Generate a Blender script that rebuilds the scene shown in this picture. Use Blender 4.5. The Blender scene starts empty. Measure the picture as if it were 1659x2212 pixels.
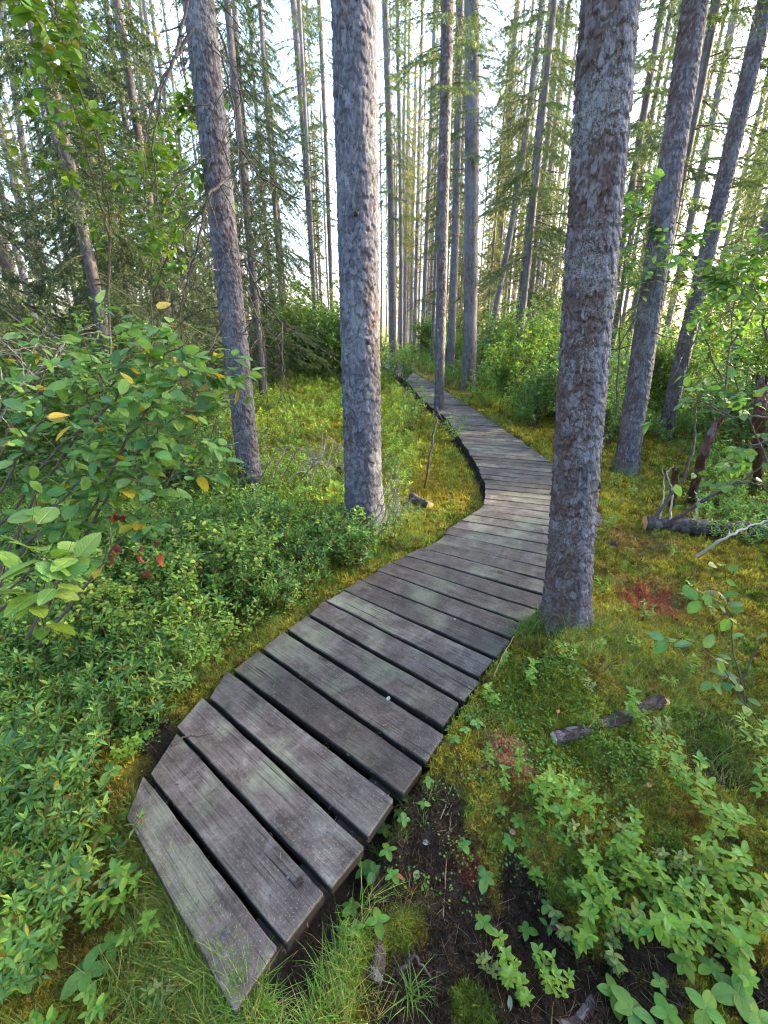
import bpy, math
import numpy as np
from math import radians as R

# ------------------------------------------------------------------ camera, sky, sun, exposure
S = bpy.context.scene
COL = S.collection
CAM_H = 1.6
PITCH = R(21.9)
FPX = 1006.0                       # focal length in pixels of a 1659 x 2212 frame
cam_d = bpy.data.cameras.new('camera')
cam = bpy.data.objects.new('camera', cam_d); COL.objects.link(cam)
cam.location = (0, 0, CAM_H)
cam.rotation_euler = (R(90) - PITCH, 0, 0)
cam_d.sensor_fit = 'VERTICAL'; cam_d.sensor_height = 36.0
cam_d.lens = FPX / 2212 * 36.0
cam_d.clip_start = 0.02; cam_d.clip_end = 3000
S.camera = cam

SUN_EL, SUN_AZ = R(17), R(72)      # azimuth clockwise from +Y (ahead)
w = bpy.data.worlds.new('World'); S.world = w; w.use_nodes = True
nt = w.node_tree; nt.nodes.clear()
sky = nt.nodes.new('ShaderNodeTexSky'); sky.sky_type = 'NISHITA'; sky.sun_disc = False
sky.sun_elevation = SUN_EL; sky.sun_rotation = SUN_AZ
sky.air_density = 0.8; sky.dust_density = 3.0; sky.ozone_density = 0.8
bgn = nt.nodes.new('ShaderNodeBackground'); bgn.inputs['Strength'].default_value = 0.15
wo = nt.nodes.new('ShaderNodeOutputWorld')
nt.links.new(sky.outputs[0], bgn.inputs[0]); nt.links.new(bgn.outputs[0], wo.inputs[0])
sd = bpy.data.lights.new('sun', 'SUN'); sd.energy = 2.0; sd.angle = R(2.0); sd.color = (1.0, 0.80, 0.52)
sun = bpy.data.objects.new('sun', sd); COL.objects.link(sun)
sun.rotation_euler = (R(90) - SUN_EL, 0, -SUN_AZ + R(180))
S.view_settings.view_transform = 'Standard'; S.view_settings.look = 'None'
S.view_settings.exposure = 3.9; S.view_settings.gamma = 1.0
S.render.engine = 'CYCLES'
S.cycles.filter_width = 1.15
S.cycles.max_bounces = 6; S.cycles.diffuse_bounces = 3; S.cycles.transmission_bounces = 4
S.cycles.use_denoising = True

# ------------------------------------------------------------------ helpers
def ground_at(x, y, z=-0.08):
    """world point on height z seen at picture point (x, y) of the 1659 x 2212 photo"""
    dx = (x - 829.5) / FPX; dy = -(y - 1106) / FPX
    vy = math.cos(PITCH) + dy * math.sin(PITCH); vz = -math.sin(PITCH) + dy * math.cos(PITCH)
    t = (z - CAM_H) / vz
    return np.array([dx * t, vy * t, z])
def deep_at(x, y, Y):
    """world point at distance Y ahead seen at picture point (x, y)"""
    dx = (x - 829.5) / FPX; dy = -(y - 1106) / FPX
    vy = math.cos(PITCH) + dy * math.sin(PITCH); vz = -math.sin(PITCH) + dy * math.cos(PITCH)
    t = Y / vy
    return np.array([dx * t, Y, CAM_H + vz * t])

def rg(seed): return np.random.default_rng(seed)
def _h(ix, iy, s):
    n = (ix.astype(np.int64) * 374761393 + iy.astype(np.int64) * 668265263 + s * 1442695041) & 0xffffffff
    n = ((n ^ (n >> 13)) * 1274126177) & 0xffffffff
    n = (n ^ (n >> 16)) & 0xffffffff
    return n.astype(np.float64) / 4294967295.0
def vnoise(x, y, s=0):
    x = np.asarray(x, float); y = np.asarray(y, float)
    ix = np.floor(x); iy = np.floor(y); fx = x - ix; fy = y - iy
    fx = fx * fx * (3 - 2 * fx); fy = fy * fy * (3 - 2 * fy)
    a = _h(ix, iy, s); b = _h(ix + 1, iy, s); c = _h(ix, iy + 1, s); d = _h(ix + 1, iy + 1, s)
    return (a + (b - a) * fx) * (1 - fy) + (c + (d - c) * fx) * fy
def fbm(x, y, s=0, o=4):
    v = 0; a = .5; t = 0
    for i in range(o):
        v = v + a * vnoise(x * 2 ** i, y * 2 ** i, s + i * 17); t += a; a *= .55
    return v / t
def sstep(a, b, x): 
    t = np.clip((x - a) / (b - a), 0, 1); return t * t * (3 - 2 * t)
def nrm(v): return v / np.maximum(np.linalg.norm(v, axis=-1, keepdims=True), 1e-9)

class Acc:
    """collects vertices, faces and per-vertex colour / leaf coordinates, then links ONE mesh object"""
    def __init__(s): s.V = []; s.F = []; s.C = []; s.U = []; s.n = 0
    def add(s, V, F, C=(1, 1, 1), U=None):
        V = np.asarray(V, float).reshape(-1, 3); n = len(V)
        if n == 0: return
        C = np.broadcast_to(np.asarray(C, float), (n, 3))
        U = np.zeros((n, 3)) if U is None else U
        for f in (F if isinstance(F, list) else [F]):
            s.F.append(np.asarray(f, np.int64) + s.n)
        s.V.append(V); s.C.append(C); s.U.append(U); s.n += n
    def mesh(s, name, mat, smooth=True):
        me = bpy.data.meshes.new(name)
        V = np.concatenate(s.V); C = np.concatenate(s.C); U = np.concatenate(s.U)
        F = [f for f in s.F if len(f)]
        loops = np.concatenate([f.ravel() for f in F]); tot = np.concatenate([np.full(len(f), f.shape[1]) for f in F])
        st = np.concatenate([[0], np.cumsum(tot)[:-1]])
        me.vertices.add(len(V)); me.vertices.foreach_set('co', V.astype(np.float32).ravel())
        me.loops.add(len(loops)); me.loops.foreach_set('vertex_index', loops.astype(np.int32))
        me.polygons.add(len(tot)); me.polygons.foreach_set('loop_start', st.astype(np.int32))
        me.polygons.foreach_set('loop_total', tot.astype(np.int32))
        me.polygons.foreach_set('use_smooth', np.full(len(tot), smooth))
        a = me.attributes.new('tint', 'FLOAT_COLOR', 'POINT')
        a.data.foreach_set('color', np.concatenate([C, np.ones((len(C), 1))], 1).astype(np.float32).ravel())
        a = me.attributes.new('leafco', 'FLOAT_VECTOR', 'POINT')
        a.data.foreach_set('vector', U.astype(np.float32).ravel())
        me.update(); me.validate(); me.materials.append(mat)
        return me
def link(name, me, parent=None, loc=(0, 0, 0), rz=0.0, sc=1.0):
    o = bpy.data.objects.new(name, me); COL.objects.link(o)
    o.location = loc; o.rotation_euler = (0, 0, rz); o.scale = (sc, sc, sc) if np.isscalar(sc) else sc
    if parent: o.parent = parent
    return o
def tag(o, label, cat, group=None, kind=None):
    o['label'] = label; o['category'] = cat
    if group: o['group'] = group
    if kind: o['kind'] = kind
    return o
def thing(name, label, cat, loc=(0, 0, 0), rz=0, sc=1.0, group=None):
    return tag(link(name, None, None, loc, rz, sc), label, cat, group)
def copy_tree(root, loc, rz, sc, label, group=None):
    r = root.copy(); COL.objects.link(r); r.location = loc; r.rotation_euler = (0, 0, rz)
    r.scale = (sc, sc, sc) if np.isscalar(sc) else sc
    r['label'] = label
    if group: r['group'] = group
    for ch in root.children:
        c = ch.copy(); COL.objects.link(c); c.parent = r
    return r

def tile(acc, tp, X, Y, Z, P, C):
    """place template tp (V,F,U) with column axes X,Y,Z (already scaled) at P, colour C"""
    V, F, U = tp; N = len(P); n = len(V)
    if N == 0: return
    W = V[None, :, 0, None] * X[:, None] + V[None, :, 1, None] * Y[:, None] + V[None, :, 2, None] * Z[:, None] + P[:, None]
    off = (np.arange(N) * n)[:, None, None]
    Fs = [(f[None] + off).reshape(-1, f.shape[1]) for f in (F if isinstance(F, list) else [F])]
    Cc = np.repeat(np.broadcast_to(C, (N, 3)), n, 0)
    acc.add(W.reshape(-1, 3), Fs, Cc, np.tile(U, (N, 1)))

def leaf_tp(W=.35, rows=4, fold=.25, droop=.25, tip=1.0, serr=0.0, cup=0):
    ts = np.linspace(0, 1, rows + 1); V = []; U = []
    for i, t in enumerate(ts):
        wd = W * (np.sin(np.pi * t ** tip) ** .66 if 0 < t < 1 else 0)
        if serr and i % 2: wd *= 1 - serr
        z = -droop * t * t
        for s in (-1, 0, 1):
            V.append((s * wd, t, z + fold * abs(s) * wd)); U.append((s * wd / W, t, 0))
    V = np.array(V); F = []
    for i in range(rows):
        a = i * 3; b = a + 3
        F += [(a, a + 1, b + 1, b), (a + 1, a + 2, b + 2, b + 1)]
    return V, np.array(F), np.array(U)
def leaf_lo(W=.15, fold=.3, droop=.2):
    V = np.array([(0, 0, 0), (-W, .5, fold * W - droop * .25), (0, 1, -droop), (W, .5, fold * W - droop * .25)])
    return V, np.array([(0, 1, 2), (0, 2, 3)]), np.array([(0, 0, 0), (-1, .5, 0), (0, 1, 0), (1, .5, 0.)])
def frames(D, Nn):
    Y = nrm(D); X = nrm(np.cross(Y, Nn)); Z = np.cross(X, Y); return X, Y, Z
def put_leaves(acc, tp, P, D, Nn, size, C, wscale=1.0):
    C = np.broadcast_to(np.asarray(C, float), (len(P), 3)); JR = np.random.default_rng(len(P) + 5); j = JR.normal(size=(len(P), 1))
    C = C * np.clip(np.concatenate([1 + .22 * j, 1 + .07 * j, 1 + .25 * JR.normal(size=(len(P), 1))], 1), .5, 1.7)
    if len(P) > 40:
        m = JR.random(len(P)) < .022; C[m] = np.array([(.34, .26, .05)]) * JR.uniform(.35, 1.1, (m.sum(), 1))
    X, Y, Z = frames(np.asarray(D), np.asarray(Nn)); s = np.asarray(size).reshape(-1, 1)
    tile(acc, tp, X * s * wscale, Y * s, Z * s, np.asarray(P), C)

def segs_mesh(acc, P0, P1, R0, R1, C, sides=3):
    P0 = np.asarray(P0); P1 = np.asarray(P1); N = len(P0)
    if N == 0: return
    T = nrm(P1 - P0); ref = np.where(np.abs(T[:, 2:3]) > .9, [[1., 0, 0]], [[0, 0, 1.]])
    A = nrm(np.cross(T, ref)); B = np.cross(T, A)
    an = np.arange(sides) * 2 * np.pi / sides
    ring = A[:, None] * np.cos(an)[None, :, None] + B[:, None] * np.sin(an)[None, :, None]
    V = np.concatenate([P0[:, None] + ring * np.asarray(R0).reshape(-1, 1, 1), P1[:, None] + ring * np.asarray(R1).reshape(-1, 1, 1)], 1)
    f = np.array([(i, (i + 1) % sides, sides + (i + 1) % sides, sides + i) for i in range(sides)])
    F = (f[None] + (np.arange(N) * 2 * sides)[:, None, None]).reshape(-1, 4)
    acc.add(V.reshape(-1, 3), F, np.repeat(np.broadcast_to(C, (N, 3)), 2 * sides, 0))
def tube(acc, pts, rad, sides=8, C=(1, 1, 1), cap=True, rough=0, rng=None):
    pts = np.asarray(pts, float); n = len(pts); rad = np.broadcast_to(rad, n)
    T = nrm(np.gradient(pts, axis=0)); A = np.cross(T[0], [0, 0, 1.]); 
    if np.linalg.norm(A) < .1: A = np.cross(T[0], [1., 0, 0])
    A = nrm(A); V = []; an = np.arange(sides) * 2 * np.pi / sides
    for i in range(n):
        A = nrm(A - T[i] * A.dot(T[i])); B = np.cross(T[i], A)
        r = rad[i] * (1 + (rough * rng.uniform(-1, 1, sides) if rough else 0)) * np.ones(sides)
        V.append(pts[i] + (A[None] * np.cos(an)[:, None] + B[None] * np.sin(an)[:, None]) * r[:, None])
    V = np.concatenate(V); F = []
    for i in range(n - 1):
        for k in range(sides):
            F.append((i * sides + k, i * sides + (k + 1) % sides, (i + 1) * sides + (k + 1) % sides, (i + 1) * sides + k))
    Fl = [np.array(F)]
    if cap: Fl += [np.array([list(range(sides))[::-1]]), np.array([[(n - 1) * sides + k for k in range(sides)]])]
    acc.add(V, Fl, C)
def needles(acc, P0, P1, per_m, ln, wd, rng, cols, spread=.75, flat=0.0):
    P0 = np.asarray(P0); P1 = np.asarray(P1)
    L = np.linalg.norm(P1 - P0, axis=1); cnt = np.maximum(1, np.round(L * per_m + rng.uniform(-.5, .5, len(L)))).astype(int)
    I = np.repeat(np.arange(len(L)), cnt); t = rng.uniform(0, 1, len(I))[:, None]
    p = P0[I] * (1 - t) + P1[I] * t; T = nrm(P1 - P0)[I]
    q = nrm(rng.normal(size=(len(I), 3)) * [1, 1, 1 - flat]); q = nrm(q - T * (q * T).sum(1, keepdims=True))
    d = nrm(T * .7 + q * spread) * (ln * rng.uniform(.7, 1.2, (len(I), 1)))
    s = nrm(np.cross(d, rng.normal(size=(len(I), 3)))) * wd
    V = np.stack([p - s, p + s, p + d], 1).reshape(-1, 3)
    F = np.arange(len(V)).reshape(-1, 3)
    c = cols[rng.integers(0, len(cols), len(I))] * rng.uniform(.8, 1.2, (len(I), 1))
    acc.add(V, F, np.repeat(c, 3, 0))

# ------------------------------------------------------------------ materials
def newmat(name):
    m = bpy.data.materials.new(name); m.use_nodes = True
    t = m.node_tree; b = t.nodes['Principled BSDF']; return m, t, b
def nn(t, typ, **kw):
    n = t.nodes.new(typ)
    for k, v in kw.items():
        if k.startswith('i_'): n.inputs[k[2:].replace('_', ' ')].default_value = v
        else: setattr(n, k, v)
    return n
def ramp(t, src, stops):
    r = t.nodes.new('ShaderNodeValToRGB'); e = r.color_ramp.elements
    while len(e) < len(stops): e.new(.5)
    for i, (p, c) in enumerate(stops):
        e[i].position = p; e[i].color = (*c, 1) if len(c) == 3 else c
    t.links.new(src, r.inputs[0]); return r.outputs[0]
def mix(t, fac, a, b, mode='MIX'):
    m = t.nodes.new('ShaderNodeMix'); m.data_type = 'RGBA'; m.blend_type = mode
    for s, v in ((m.inputs[0], fac), (m.inputs[6], a), (m.inputs[7], b)):
        if isinstance(v, bpy.types.NodeSocket): t.links.new(v, s)
        elif isinstance(v, (int, float)): s.default_value = v
        else: s.default_value = (*v, 1)
    return m.outputs[2]
def math_(t, op, a, b=0.0):
    m = t.nodes.new('ShaderNodeMath'); m.operation = op
    for s, v in ((m.inputs[0], a), (m.inputs[1], b)):
        if isinstance(v, bpy.types.NodeSocket): t.links.new(v, s)
        else: s.default_value = v
    return m.outputs[0]
def mapped(t, sc, coord='Object'):
    tc = t.nodes.new('ShaderNodeTexCoord'); mp = t.nodes.new('ShaderNodeMapping'); mp.inputs['Scale'].default_value = sc
    t.links.new(tc.outputs[coord], mp.inputs[0]); return mp.outputs[0]
def noise(t, vec, scale, detail=4, rough=.55):
    n = nn(t, 'ShaderNodeTexNoise'); n.inputs['Scale'].default_value = scale; n.inputs['Detail'].default_value = detail
    n.inputs['Roughness'].default_value = rough; t.links.new(vec, n.inputs['Vector']); return n.outputs['Fac']
def bump(t, b, h, strength, dist):
    n = nn(t, 'ShaderNodeBump'); n.inputs['Strength'].default_value = strength; n.inputs['Distance'].default_value = dist
    t.links.new(h, n.inputs['Height']); t.links.new(n.outputs[0], b.inputs['Normal']); return n

def leaf_material(name, trans=.35, rough=.45, veins=True, spec=.4):
    m, t, b = newmat(name)
    at = nn(t, 'ShaderNodeAttribute', attribute_name='tint'); lc = nn(t, 'ShaderNodeAttribute', attribute_name='leafco')
    ns = noise(t, mapped(t, (1, 1, 1)), 35, 3)
    col = mix(t, 1.0, at.outputs[0], ramp(t, ns, [(.3, (.78, .8, .72)), (.7, (1.15, 1.1, 1.05))]), 'MULTIPLY')
    if veins:
        sp = nn(t, 'ShaderNodeSeparateXYZ'); t.links.new(lc.outputs['Vector'], sp.inputs[0])
        au = math_(t, 'ABSOLUTE', sp.outputs[0])
        ph = math_(t, 'MULTIPLY', math_(t, 'SUBTRACT', math_(t, 'MULTIPLY', sp.outputs[1], 1.0), math_(t, 'MULTIPLY', au, .28)), 30.0)
        wv = math_(t, 'POWER', math_(t, 'ABSOLUTE', math_(t, 'SINE', ph)), .4)
        mid = math_(t, 'MINIMUM', math_(t, 'MULTIPLY', au, 9.0), 1.0)
        hh = math_(t, 'MULTIPLY', math_(t, 'ADD', math_(t, 'MULTIPLY', wv, .4), .6), mid)
        bump(t, b, hh, .5, .004)
        col = mix(t, math_(t, 'MULTIPLY', math_(t, 'SUBTRACT', 1.0, hh), .35), col, (.25, .34, .12))
    t.links.new(col, b.inputs['Base Color']); b.inputs['Roughness'].default_value = rough
    b.inputs['Specular IOR Level'].default_value = spec
    tr = nn(t, 'ShaderNodeBsdfTranslucent')
    t.links.new(mix(t, 1.0, col, (1.25, 1.35, .55), 'MULTIPLY'), tr.inputs[0])
    ms = nn(t, 'ShaderNodeMixShader'); ms.inputs[0].default_value = trans
    t.links.new(b.outputs[0], ms.inputs[1]); t.links.new(tr.outputs[0], ms.inputs[2])
    t.links.new(ms.outputs[0], t.nodes['Material Output'].inputs[0])
    return m
M_LEAF = leaf_material('broad_leaf', spec=.22, rough=.5)
M_TEA = leaf_material('small_leaf', .3, .5, False, .22)
M_NEEDLE = leaf_material('needle', .25, .55, False, .3)
M_GRASS = leaf_material('grass_blade', .35, .5, False, .3)
M_MOSS = leaf_material('moss_tuft', .3, .8, False, .1)
M_DRY = leaf_material('dry_litter', .15, .8, False, .1)

def tint_material(name, rough=.85, nscale=40, bd=.003):
    m, t, b = newmat(name)
    at = nn(t, 'ShaderNodeAttribute', attribute_name='tint'); v = mapped(t, (1, 1, 1))
    n = noise(t, v, nscale, 5)
    t.links.new(mix(t, 1.0, at.outputs[0], ramp(t, n, [(.25, (.55, .52, .5)), (.75, (1.3, 1.3, 1.3))]), 'MULTIPLY'), b.inputs['Base Color'])
    b.inputs['Roughness'].default_value = rough; bump(t, b, n, .6, bd); return m
M_TWIG = tint_material('twig_bark')

def bark_material(name, grey=(.064, .065, .086), brown=(.034, .024, .023), lichen=.5, near=True, foot_k=.8):
    m, t, b = newmat(name)
    at = nn(t, 'ShaderNodeAttribute', attribute_name='tint')     # red channel = height of the plate, 0 in cracks; green = brown patches
    sp = nn(t, 'ShaderNodeSeparateColor'); t.links.new(at.outputs[0], sp.inputs[0])
    v = mapped(t, (1, 1, 1)); vs = mapped(t, (1, 1, .45))
    vo = nn(t, 'ShaderNodeTexVoronoi'); vo.inputs['Scale'].default_value = 55 if near else 26; vo.feature = 'F1'
    nz = nn(t, 'ShaderNodeTexNoise'); nz.inputs['Scale'].default_value = 18; nz.inputs['Detail'].default_value = 4; t.links.new(vs, nz.inputs[0])
    t.links.new(mix(t, .06, vs, nz.outputs['Color']), vo.inputs['Vector'])
    fine = noise(t, v, 160, 5, .65); mid = noise(t, v, 22, 5); big = noise(t, v, 3.2, 3)
    c = mix(t, ramp(t, mid, [(.30, (.5, .5, .5)), (.5, (1, 1, 1))]), brown, grey)
    c = mix(t, math_(t, 'MULTIPLY', sp.outputs[1], .8), c, mix(t, mid, brown, (.125, .072, .056)))
    c = mix(t, math_(t, 'MULTIPLY', ramp(t, vo.outputs['Color'], [(.55, (0, 0, 0)), (.8, (1, 1, 1))]), .45), c, (.21, .205, .235))
    lf = math_(t, 'MULTIPLY', ramp(t, math_(t, 'MULTIPLY', fine, big), [(.29, (0, 0, 0)), (.33, (1, 1, 1))]), lichen)
    c = mix(t, lf, c, (.22, .24, .26))
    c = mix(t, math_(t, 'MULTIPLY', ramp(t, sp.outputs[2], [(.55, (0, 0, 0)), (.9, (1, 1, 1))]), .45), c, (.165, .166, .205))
    c = mix(t, ramp(t, sp.outputs[0], [(.04, (1, 1, 1)), (.42, (0, 0, 0))]), c, (.028, .019, .018))
    # moss and algae climbing the foot of the trunk
    tc = nn(t, 'ShaderNodeTexCoord'); sx = nn(t, 'ShaderNodeSeparateXYZ'); t.links.new(tc.outputs['Object'], sx.inputs[0])
    foot = math_(t, 'MULTIPLY', ramp(t, math_(t, 'SUBTRACT', math_(t, 'MULTIPLY', mid, .45), sx.outputs[2]), [(.02, (0, 0, 0)), (.25, (1, 1, 1))]), foot_k)
    c = mix(t, foot, c, (.09, .12, .03))
    t.links.new(c, b.inputs['Base Color']); b.inputs['Roughness'].default_value = .82; b.inputs['Specular IOR Level'].default_value = .25
    hgt = math_(t, 'ADD', math_(t, 'MULTIPLY', vo.outputs['Color'], .5), math_(t, 'ADD', math_(t, 'MULTIPLY', fine, .45), math_(t, 'MULTIPLY', mid, .7)))
    bump(t, b, hgt, .7, .008 if near else .02)
    return m
M_BARK = bark_material('spruce_bark')
M_BARK_FAR = bark_material('spruce_bark_far', grey=(.108, .101, .114), brown=(.066, .048, .043), lichen=.35, near=False)
M_LOG = bark_material('log_bark', grey=(.036, .030, .031), brown=(.016, .011, .010), lichen=.15, near=False, foot_k=0)
M_ROT = bark_material('rotten_bark', grey=(.13, .055, .038), brown=(.06, .026, .02), lichen=.05, near=False, foot_k=0)
M_BARK_DARK = bark_material('dark_bark', grey=(.10, .085, .09), brown=(.055, .035, .03), lichen=.3, near=False)

def wood_material(name='weathered_plank'):
    m, t, b = newmat(name)
    oi = nn(t, 'ShaderNodeObjectInfo'); tc = nn(t, 'ShaderNodeTexCoord')
    add = nn(t, 'ShaderNodeVectorMath', operation='ADD'); sc = nn(t, 'ShaderNodeVectorMath', operation='SCALE')
    cb = nn(t, 'ShaderNodeCombineXYZ'); t.links.new(oi.outputs['Random'], cb.inputs[0]); t.links.new(oi.outputs['Random'], cb.inputs[1])
    t.links.new(cb.outputs[0], sc.inputs[0]); sc.inputs['Scale'].default_value = 37
    t.links.new(tc.outputs['Object'], add.inputs[0]); t.links.new(sc.outputs[0], add.inputs[1])
    def mp(s):
        k = nn(t, 'ShaderNodeMapping'); k.inputs['Scale'].default_value = s; t.links.new(add.outputs[0], k.inputs[0]); return k.outputs[0]
    warp = nn(t, 'ShaderNodeTexNoise'); warp.inputs['Scale'].default_value = 5; warp.inputs['Detail'].default_value = 2; t.links.new(mp((.6, 1.6, 1)), warp.inputs[0])
    gv = mix(t, .10, mp((.35, 15, 1)), warp.outputs['Color'], 'ADD')
    grain = noise(t, gv, 16, 7, .78)
    wv = nn(t, 'ShaderNodeTexWave', wave_type='BANDS', bands_direction='Y'); wv.inputs['Scale'].default_value = 7; wv.inputs['Distortion'].default_value = 16
    wv.inputs['Detail'].default_value = 2; wv.inputs['Detail Scale'].default_value = .6; t.links.new(mp((.5, 2.6, 1)), wv.inputs[0])
    blot = noise(t, mp((1, 1.2, 1)), 8, 9, .72); blot2 = noise(t, mp((1.3, 1, 1)), 2.6, 4); fine = noise(t, mp((1, 1, 1)), 150, 3)
    c = ramp(t, blot, [(.32, (.026, .020, .017)), (.45, (.055, .044, .038)), (.58, (.086, .072, .064)), (.72, (.165, .148, .132))])
    c = mix(t, ramp(t, blot2, [(.5, (0, 0, 0)), (.68, (.75, .75, .75))]), c, mix(t, blot, (.085, .098, .052), (.22, .235, .17)))    # algae tinge
    c = mix(t, .5, c, mix(t, 1, c, ramp(t, grain, [(.34, (.32, .30, .30)), (.5, (1, 1, 1)), (.62, (1.5, 1.5, 1.5))]), 'MULTIPLY'))
    c = mix(t, .12, c, mix(t, 1, c, ramp(t, wv.outputs['Fac'], [(.0, (.6, .58, .57)), (.6, (1.15, 1.15, 1.15))]), 'MULTIPLY'))
    c = mix(t, ramp(t, fine, [(.60, (0, 0, 0)), (.70, (.55, .55, .55))]), c, (.24, .215, .19))
    f2 = noise(t, mp((1.7, 1, 1)), 55, 4, .7); c = mix(t, ramp(t, f2, [(.30, (.8, .8, .8)), (.42, (0, 0, 0))]), c, (.028, .021, .018))
    lines = noise(t, mp((.9, 42, 1)), 3.2, 4, .6); warp2 = noise(t, mp((1, 1, 1)), 2.2, 2)
    c = mix(t, ramp(t, lines, [(.36, (.85, .85, .85)), (.44, (0, 0, 0))]), c, mix(t, 1, c, (.38, .35, .33), 'MULTIPLY'))
    chk = noise(t, mp((.5, 18, 1)), 3.0, 2, .5); c = mix(t, ramp(t, chk, [(.285, (1, 1, 1)), (.315, (0, 0, 0))]), c, (.010, .008, .007))
    c = mix(t, ramp(t, lines, [(.60, (0, 0, 0)), (.70, (.5, .5, .5))]), c, (.18, .165, .148))
    scf = noise(t, mp((5, 1.4, 1)), 2.2, 9, .75); scb = noise(t, mp((1, .6, 1)), 3.1, 2)
    c = mix(t, math_(t, 'MULTIPLY', ramp(t, scf, [(.50, (0, 0, 0)), (.72, (.55, .55, .55))]), ramp(t, scb, [(.5, (0, 0, 0)), (.62, (1, 1, 1))])), c, (.22, .205, .19))   # pale foot wear
    vor = nn(t, 'ShaderNodeTexVoronoi'); vor.inputs['Scale'].default_value = 4.2; t.links.new(mp((.75, 1, .3)), vor.inputs[0])
    c = mix(t, ramp(t, vor.outputs['Distance'], [(.06, (.95, .95, .95)), (.10, (.25, .25, .25)), (.12, (.5, .5, .5)), (.16, (0, 0, 0))]), c, (.020, .014, .013))     # knots
    so = nn(t, 'ShaderNodeSeparateXYZ'); t.links.new(tc.outputs['Object'], so.inputs[0])
    c = mix(t, ramp(t, math_(t, 'ADD', math_(t, 'MULTIPLY', so.outputs[2], -60.0), 0.0), [(.35, (0, 0, 0)), (.8, (1, 1, 1))]), c, (.022, .017, .014))    # sides darker below the top face
    val = nn(t, 'ShaderNodeHueSaturation'); t.links.new(math_(t, 'ADD', math_(t, 'MULTIPLY', oi.outputs['Random'], .75), .72), val.inputs['Value']); t.links.new(c, val.inputs['Color'])
    t.links.new(val.outputs[0], b.inputs['Base Color'])
    b.inputs['Roughness'].default_value = .68; b.inputs['Specular IOR Level'].default_value = .3
    hh = math_(t, 'ADD', math_(t, 'MULTIPLY', grain, .8), math_(t, 'ADD', math_(t, 'MULTIPLY', wv.outputs['Fac'], .08), math_(t, 'MULTIPLY', fine, .25)))
    bump(t, b, hh, .45, .0022)
    return m
M_PLANK = wood_material()
def simple(name, c, rough=.8, metal=0):
    m, t, b = newmat(name); n = noise(t, mapped(t, (1, 1, 1)), 60, 4)
    t.links.new(mix(t, 1.0, c, ramp(t, n, [(.3, (.6, .6, .6)), (.7, (1.25, 1.25, 1.25))]), 'MULTIPLY'), b.inputs['Base Color'])
    b.inputs['Roughness'].default_value = rough; b.inputs['Metallic'].default_value = metal; bump(t, b, n, .4, .003); return m
M_BEAM = simple('damp_beam', (.03, .022, .018)); M_CUT = simple('cut_wood', (.50, .27, .10), .8); M_PALE = simple('splintered_wood', (.42, .37, .31))
M_NAIL = simple('nail_head', (.16, .17, .19), .45, .8)

# ------------------------------------------------------------------ the boardwalk's outline (world metres)
def z1(a): return ground_at((300 + a[0] * .60277) / 1.15732, (1500 + a[1] * .60277) / 1.15732, 0)[:2]
def z2(a): return ground_at((750 + a[0] * .42194) / 1.15732, (1200 + a[1] * .42194) / 1.15732, 0)[:2]
boards = []          # near-left, near-right, far-right, far-left
for q in [[(25, 900), (475, 1712), (648, 1440), (92, 722)], [(120, 715), (690, 1425), (848, 1220), (230, 547)], [(240, 530), (875, 1190), (1010, 1025), (345, 405)],
          [(375, 405), (1035, 985), (1140, 835), (445, 295)], [(468, 285), (1170, 800), (1250, 690), (570, 205)],
          [(590, 200), (1260, 665), (1335, 555), (675, 130)], [(690, 120), (1350, 530), (1415, 435), (770, 65)],
          [(785, 57), (1425, 415), (1490, 340), (842, 4)]]:
    boards.append([z1(a) for a in q])
Ls = [[(150, 712), (1070, 1180)], [(255, 652), (1155, 1055)], [(350, 590), (1210, 925)], [(455, 535), (1280, 830)], [(540, 490), (1340, 750)],
      [(630, 447), (1420, 670)], [(725, 405), (1440, 590)], [(800, 368), (1440, 515)], [(860, 320), (1450, 442)], [(890, 280), (1450, 380)],
      [(945, 240), (1455, 322)], [(1000, 205), (1465, 272)], [(1050, 175), (1470, 235)], [(1085, 145), (1470, 190)]]
lines = []
for a, b_ in Ls:
    p, q = z2(a), z2(b_); d = (q - p) / np.linalg.norm(q - p); lines.append((p, p + d * 1.07))
def resample(P, n):
    P = np.array(P); s = np.concatenate([[0], np.cumsum(np.linalg.norm(np.diff(P, axis=0), axis=1))])
    # smooth with Catmull-like cubic through many points
    u = np.linspace(0, s[-1], 400); X = np.interp(u, s, P[:, 0]); Y = np.interp(u, s, P[:, 1])
    k = np.ones(13) / 13
    Xs = np.convolve(np.pad(X, 6, 'edge'), k, 'valid'); Ys = np.convolve(np.pad(Y, 6, 'edge'), k, 'valid')
    Xs[0], Ys[0] = X[0], Y[0]
    s2 = np.concatenate([[0], np.cumsum(np.hypot(np.diff(Xs), np.diff(Ys)))]); v = np.linspace(0, s2[-1], n)
    return np.stack([np.interp(v, s2, Xs), np.interp(v, s2, Ys)], 1)
Lp = [lines[-1][0], (1.02, 4.43), (1.10, 4.77), (1.15, 5.41), (1.15, 6.56), (1.16, 7.6), (1.17, 8.73), (1.0, 9.8), (.88, 11.2), (.80, 12.75), (.65, 15.1), (.2, 18), (-.28, 22.8), (-1.2, 28)]
Rp = [lines[-1][1], (2.03, 4.4), (2.08, 4.9), (2.09, 5.57), (2.07, 6.42), (2.0, 7.19), (1.93, 8.15), (1.84, 9.52), (1.72, 11.0), (1.60, 12.27), (1.48, 13.5), (1.3, 15.5), (.95, 18.3), (.55, 23), (-.3, 28.3)]
NL = 146
for p, q in list(zip(resample(Lp, NL), resample(Rp, NL)))[1:]: lines.append((p, q))
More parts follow.
